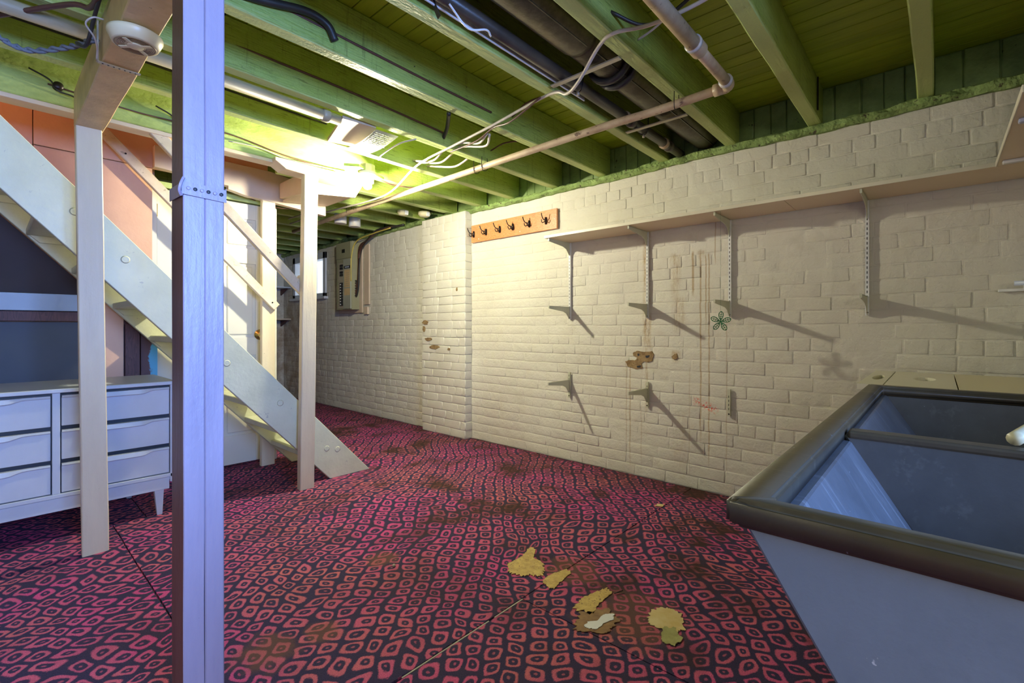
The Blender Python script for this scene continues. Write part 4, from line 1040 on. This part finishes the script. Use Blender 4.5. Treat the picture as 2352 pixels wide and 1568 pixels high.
cable([(2.02,2.42,2.25),(2.04,2.55,2.215),(2.05,2.70,2.245),(2.05,2.80,2.275)], .007, 'cable_w', 'leftmost of three short cables bridging two joists behind the rusty pipe')
cable([(2.10,2.42,2.25),(2.10,2.55,2.215),(2.09,2.70,2.245),(2.08,2.80,2.27)], .007, 'cable_w', 'middle of three short cables bridging two joists behind the rusty pipe')
cable([(2.24,2.42,2.25),(2.23,2.55,2.22),(2.20,2.70,2.245),(2.17,2.80,2.265)], .007, 'cable_w', 'rightmost of three short cables bridging two joists behind the rusty pipe')
cable([(1.66,1.95,2.22),(1.72,2.02,2.27),(1.82,2.14,2.31),(1.90,2.25,2.30),(1.935,2.325,2.275)], .012, 'cable_b', 'thick black cable dropping from a joist left of the long white cable')
cable([(.45,1.866,2.25),(.68,1.856,2.285),(.84,1.852,2.322),(.93,1.852,2.312),(.968,1.856,2.262)], .016, 'cable_b', 'thick black hose end clipped to the joist face near the foremost post')
cable([(.70,1.875,2.31),(1.1,1.872,2.30),(1.5,1.87,2.29),(1.9,1.868,2.285)], .006, 'cable_br', 'brown cable stapled along the joist left of the black drop cable')
cable([(.70,2.33,2.335),(1.1,2.318,2.33),(1.5,2.318,2.32),(1.95,2.315,2.30)], .006, 'cable_br', 'brown cable stapled along the joist above the pale pipe')
cable([(-.5,2.795,2.34),(.6,2.793,2.335),(1.4,2.79,2.325)], .005, 'cable_b', 'thin dark cable along the joist left of the stairs')
cable([(1.74,2.345,2.215),(1.69,2.45,2.20),(1.70,2.65,2.185),(1.77,2.80,2.205)], .005, 'cable_w', 'thin white cable sagging between two joists right of the printed label')
cable([(2.03,.55,2.40),(1.85,.60,2.36),(1.80,.72,2.33),(1.83,.87,2.30),(1.84,.945,2.29)], .005, 'cable_w', 'thin tan wire bowed across the bay behind the coupling')
cable([(1.62,.945,2.30),(1.72,.86,2.26),(1.74,.75,2.27),(1.73,.6,2.33)], .007, 'cable_b', 'black cable curving out of the joist beside the white cable')
cable([(2.12,1.45,2.30),(2.06,1.56,2.34),(2.02,1.70,2.33),(2.08,1.87,2.32)], .005, 'cable_br', 'brown wire bowed between two joists right of the long white cable')
cable([(2.33,1.93,2.30),(2.38,2.06,2.32),(2.36,2.2,2.33),(2.36,2.325,2.31)], .005, 'cable_br', 'short brown wire between joists just left of the rusty pipe')
cable([(.20,3.185,2.25),(.55,3.175,2.225),(.98,3.172,2.24),(1.35,3.170,2.195),(1.75,3.168,2.19)], .004, 'cable_br', 'upper thin wire sagging along the green beam over the stairs')
cable([(.98,3.178,2.20),(1.15,3.172,2.205),(1.35,3.170,2.18),(1.75,3.165,2.195)], .0035, 'cable_w', 'lower thin pinkish wire looped along the green beam over the stairs')
cable([(1.90,3.10,2.20),(2.05,3.13,2.18),(2.15,3.16,2.19),(2.30,3.10,2.19),(2.38,3.02,2.21)], .005, 'cable_br', 'brown wire tangle just right of the bulb')
cable([(1.35,4.02,2.10),(1.5,4.05,2.075),(1.62,3.99,2.05),(1.75,3.97,2.07)], .004, 'cable_br', 'loose wire at the top of the far stair post')
cable([(2.0,3.75,2.20),(1.85,3.9,2.10),(1.95,4.3,2.12),(2.1,5.0,2.2)], .006, 'cable_w', 'slack cable in the far bay left of the end of the rusty pipe')
# porcelain knobs and insulators in the stair beam
for i, (x_, z_, lb) in enumerate(((.235, 2.245, 'dark porcelain knob insulator left of the tan beam'), (.72, 2.235, 'dark porcelain knob insulator right of the cream post'))):
    k = thing('knob_insulator', (x_, 3.17, z_-.02), lb, 'insulator')
    lathe('knob', [(.012,0),(.020,.006),(.020,.014),(.013,.020),(.020,.026),(.019,.034),(.006,.036)], (x_, 3.19, z_), (0,-1,0), M['iron'], k, 18)
    tube('wire', [(x_-.10, 3.17, z_+.05), (x_-.03, 3.165, z_+.02), (x_, 3.16, z_-.024), (x_+.05, 3.165, z_-.03), (x_+.11, 3.18, z_-.045)], .004, M['cable_b'], k, 6)
# little tins and fittings in the far joist bay
for i, (x_, y_, r_, lb) in enumerate(((2.80,3.99,.055,'left pale round ceramic fitting in the far joist bay'),(2.98,3.88,.062,'right pale round ceramic fitting in the far joist bay'))):
    k = thing('ceiling_fitting', (x_, y_, 2.2), lb, 'fitting')
    lathe('cap', [(r_*.5,-.05),(r_,-.045),(r_,-.02),(r_*.7,.0),(.004,.0)], (x_, y_, 2.20), (0,0,-1), M['plastic'], k, 20)
    box('clip', x_-.02, x_+.015, y_-.07, y_-.055, 2.195, 2.235, M['white'], k)
for i, (x_, y_, lb) in enumerate(((2.42,4.53,'left grey round tin lid tucked under the joists'),(2.60,4.57,'right grey round tin lid tucked under the joists'))):
    k = lathe('tin', [(.055,0),(.060,.004),(.060,.09),(.052,.092),(.001,.088)], (x_, y_, 2.225), (0,0,-1), M['pipejoint'], None, 24); tag(k, lb, 'tin')

# ------------------------------------------------------------------ breaker panel
ep = thing('breaker_panel', (3.10, 5.60, 1.26), 'tall olive breaker panel with open door and black breakers on the far wall', 'electrical panel')
EY0, EY1, EZ0, EZ1 = 5.42, 5.80, 1.30, 2.155
box('mounting_board', 3.150, 3.168, EY0-.06, EY1+.14, EZ0-.04, EZ1-.02, M['header'], ep)
box('enclosure', 3.045, 3.150, EY0, EY1, EZ0, EZ1, M['panel'], ep, .003)
box('upper_cover', 3.035, 3.044, EY0+.01, EY1-.01, 1.95, EZ1-.005, M['panel'], ep, .001)
box('meter_tab', 3.031, 3.035, EY0+.15, EY0+.22, 2.02, 2.065, M['breaker'], ep, 0)
box('door_leaf', 3.030, 3.044, EY0+.005, EY0+.19, EZ0+.01, 1.935, M['panelcover'], ep, .002)
bt = box('breaker_tray', 3.040, 3.0445, EY0+.195, EY0+.33, EZ0+.02, 1.90, M['strap'], ep, 0)
lb_ = box('label', 3.0285, 3.0298, EY0+.02, EY0+.155, 1.58, 1.80, M['tanlabel'], ep, 0)
box('label', 3.0285, 3.0298, EY0+.02, EY0+.155, 1.48, 1.565, M['tanlabel'], ep, 0)
lb2 = box('nameplate', 3.0285, 3.0298, EY0+.01, EY0+.17, 1.815, 1.850, M['breaker'], ep, 0)
bm = bmesh.new()
for k in range(4): bbox(bm, 3.0279, 3.0284, EY0+.04+k*.027, EY0+.056+k*.027, 1.825, 1.842)
bmo('lettering', bm, M['bluewhite'], lb2)
bm = bmesh.new()
for k in range(7): bbox(bm, 3.0279, 3.0284, EY0+.035, EY0+.12, 1.60+k*.026, 1.604+k*.026)
bmo('lettering', bm, M['print'], lb_)
zz = [1.86, 1.825, 1.775, 1.74] + [1.63-.033*k for k in range(9)]
for z_ in zz:
    box('breaker', 3.022, 3.040, EY0+.200, EY0+.262, z_-.013, z_+.014, M['breaker'], bt, .003)
for k in range(8):
    z_ = 1.62-.036*k
    box('breaker_switch', 3.016, 3.022, EY0+.225, EY0+.245, z_-.006, z_+.006, M['paper'], bt, .001)
wp = tag(box('wall_plate', 3.150, 3.168, 5.20, 5.31, 1.36, 2.10, M['header'], None), 'narrow pale board on the brick wall right of the breaker panel', 'board')
wp2 = tag(box('switch_plate', 3.140, 3.166, 5.22, 5.30, 1.24, 1.33, M['header'], None), 'small pale box on the wall under the narrow board', 'box')
cbn = thing('cable_bundle', (3.09, 5.2, 1.47), 'bundle of dark brown cables dropping beside the breaker panel', 'cable')
for i in range(7):
    a = .012*i
    o = tube('cable', [(3.10,4.40+a,2.215),(3.05-a*.3,4.75+a,2.20),(3.08,5.05+a,2.15-a*.3),(3.09-a*.2,5.25+a*.6,2.06),(3.10,5.33+a*.4,1.9-a),(3.095,5.345+a*.4,1.60),(3.09,5.385,1.47+.03*i),(3.10,5.43,1.48+.03*i)], .011, M['cable_br' if i % 3 else 'cable_b'], cbn, 6, 6)
tag(tube('cable', [(3.06,4.6,2.20),(3.03,4.95,2.17),(3.04,5.30,2.13),(3.03,5.40,1.95),(3.035,5.42,1.65)], .007, M['cable_y'], None, 6, 6), 'yellow cable down the side of the breaker panel', 'cable')

# shelves on the far wall corner
for i, (z_, lb) in enumerate(((1.68, 'upper small wooden corner shelf on the far wall'), (1.19, 'lower small wooden corner shelf on the far wall'))):
    t = thing('corner_shelf', (2.95, Y1-.12, z_), lb, 'shelf')
    box('shelf_board', 2.60, 3.165, Y1-.30, Y1-.012, z_, z_+.022, M['handrail'] if i else M['dresser'], t)
    prism('support', [(Y1-.26, z_-.002), (Y1-.012, z_-.002), (Y1-.012, z_-.10)], 3.12, 3.14, 'x', M['brownboard'], t)

# ------------------------------------------------------------------ residue patches on the carpet
def blob(pts, mat, name='glue_patch', z=.0015, th=.002, seed=0, label=None):
    cx = sum(p[0] for p in pts)/len(pts); cy = sum(p[1] for p in pts)/len(pts)
    loop = []
    n = len(pts)
    for i in range(n):
        a = Vector((*pts[i], 0)); b = Vector((*pts[(i+1) % n], 0))
        for k in range(14):
            p = a.lerp(b, k/14); q = noise.noise(Vector((p.x*70, p.y*70, seed)))*.22+noise.noise(Vector((p.x*190, p.y*190, seed)))*.12
            loop.append((cx+(p.x-cx)*(1+q), cy+(p.y-cy)*(1+q)))
    bm = bmesh.new(); vs = [bm.verts.new((p[0], p[1], z)) for p in loop]; f = bm.faces.new(vs)
    r_ = bmesh.ops.extrude_face_region(bm, geom=[f]); 
    for v in [g for g in r_['geom'] if isinstance(g, bmesh.types.BMVert)]: v.co.z = z+th
    o = bmo(name, bm, mat); tag(o, label, 'stain'); return o
blob([(1.535,1.41),(1.60,1.46),(1.69,1.455),(1.78,1.49),(1.79,1.455),(1.715,1.41),(1.70,1.33),(1.62,1.28),(1.57,1.33)], M['glue'], seed=1, label='largest mottled yellow glue patch on the carpet left of the seam')
blob([(1.575,1.245),(1.63,1.26),(1.73,1.235),(1.72,1.20),(1.63,1.19),(1.565,1.18),(1.56,1.21)], M['glue'], seed=2, label='small yellow glue patch touching the carpet seam')
blob([(1.505,1.045),(1.60,1.055),(1.72,1.02),(1.695,.985),(1.60,.985),(1.53,.965)], M['glue'], seed=3, label='ribbed tan glue wedge on the carpet above the dark glue stain')
blob([(1.40,.965),(1.50,1.01),(1.60,.94),(1.555,.875),(1.46,.87)], M['brownglue'], seed=4, label='dark brown glue stain under the white flake on the carpet')
blob([(1.432,.945),(1.47,.955),(1.50,.93),(1.55,.935),(1.575,.905),(1.55,.89),(1.50,.905),(1.455,.905)], M['white'], z=.004, th=.0015, seed=5, label='small white paint flake lying on the dark glue stain')
blob([(1.61,.79),(1.70,.815),(1.755,.775),(1.745,.715),(1.665,.675),(1.62,.70)], M['gluepale'], seed=6, label='pale yellow residue patch on the carpet nearest the sink')
blob([(1.585,.725),(1.635,.735),(1.65,.70),(1.61,.655),(1.56,.665),(1.55,.70)], M['olive'], seed=7, z=.002, label='small olive residue patch on the carpet beside the pale yellow one')
blob([(2.70,1.275),(2.745,1.275),(2.76,1.24),(2.72,1.235)], M['gluepale'], seed=8, label='tiny yellow flake on the carpet near the brick wall')
sc = lathe('screw_head', [(.007,0),(.007,.006),(.003,.010),(.001,.010)], (1.235, 1.83, .0), (0,0,1), M['strap'], None, 12); tag(sc, 'small screw head lying on the open carpet', 'screw')
hl = tag(tube('nail', [(1.70,.975,.004),(1.735,.955,.010)], .002, M['iron'], None, 6, 0), 'thin nail lying beside the ribbed tan glue wedge', 'nail')
# spikes driven in the joist side
sn = tag(box('iron_dog', 3.00, 3.013, .482, .489, 2.25, 2.43, M['iron'], None, .002), 'rusty iron strap on the joist end above the long shelf', 'strap')
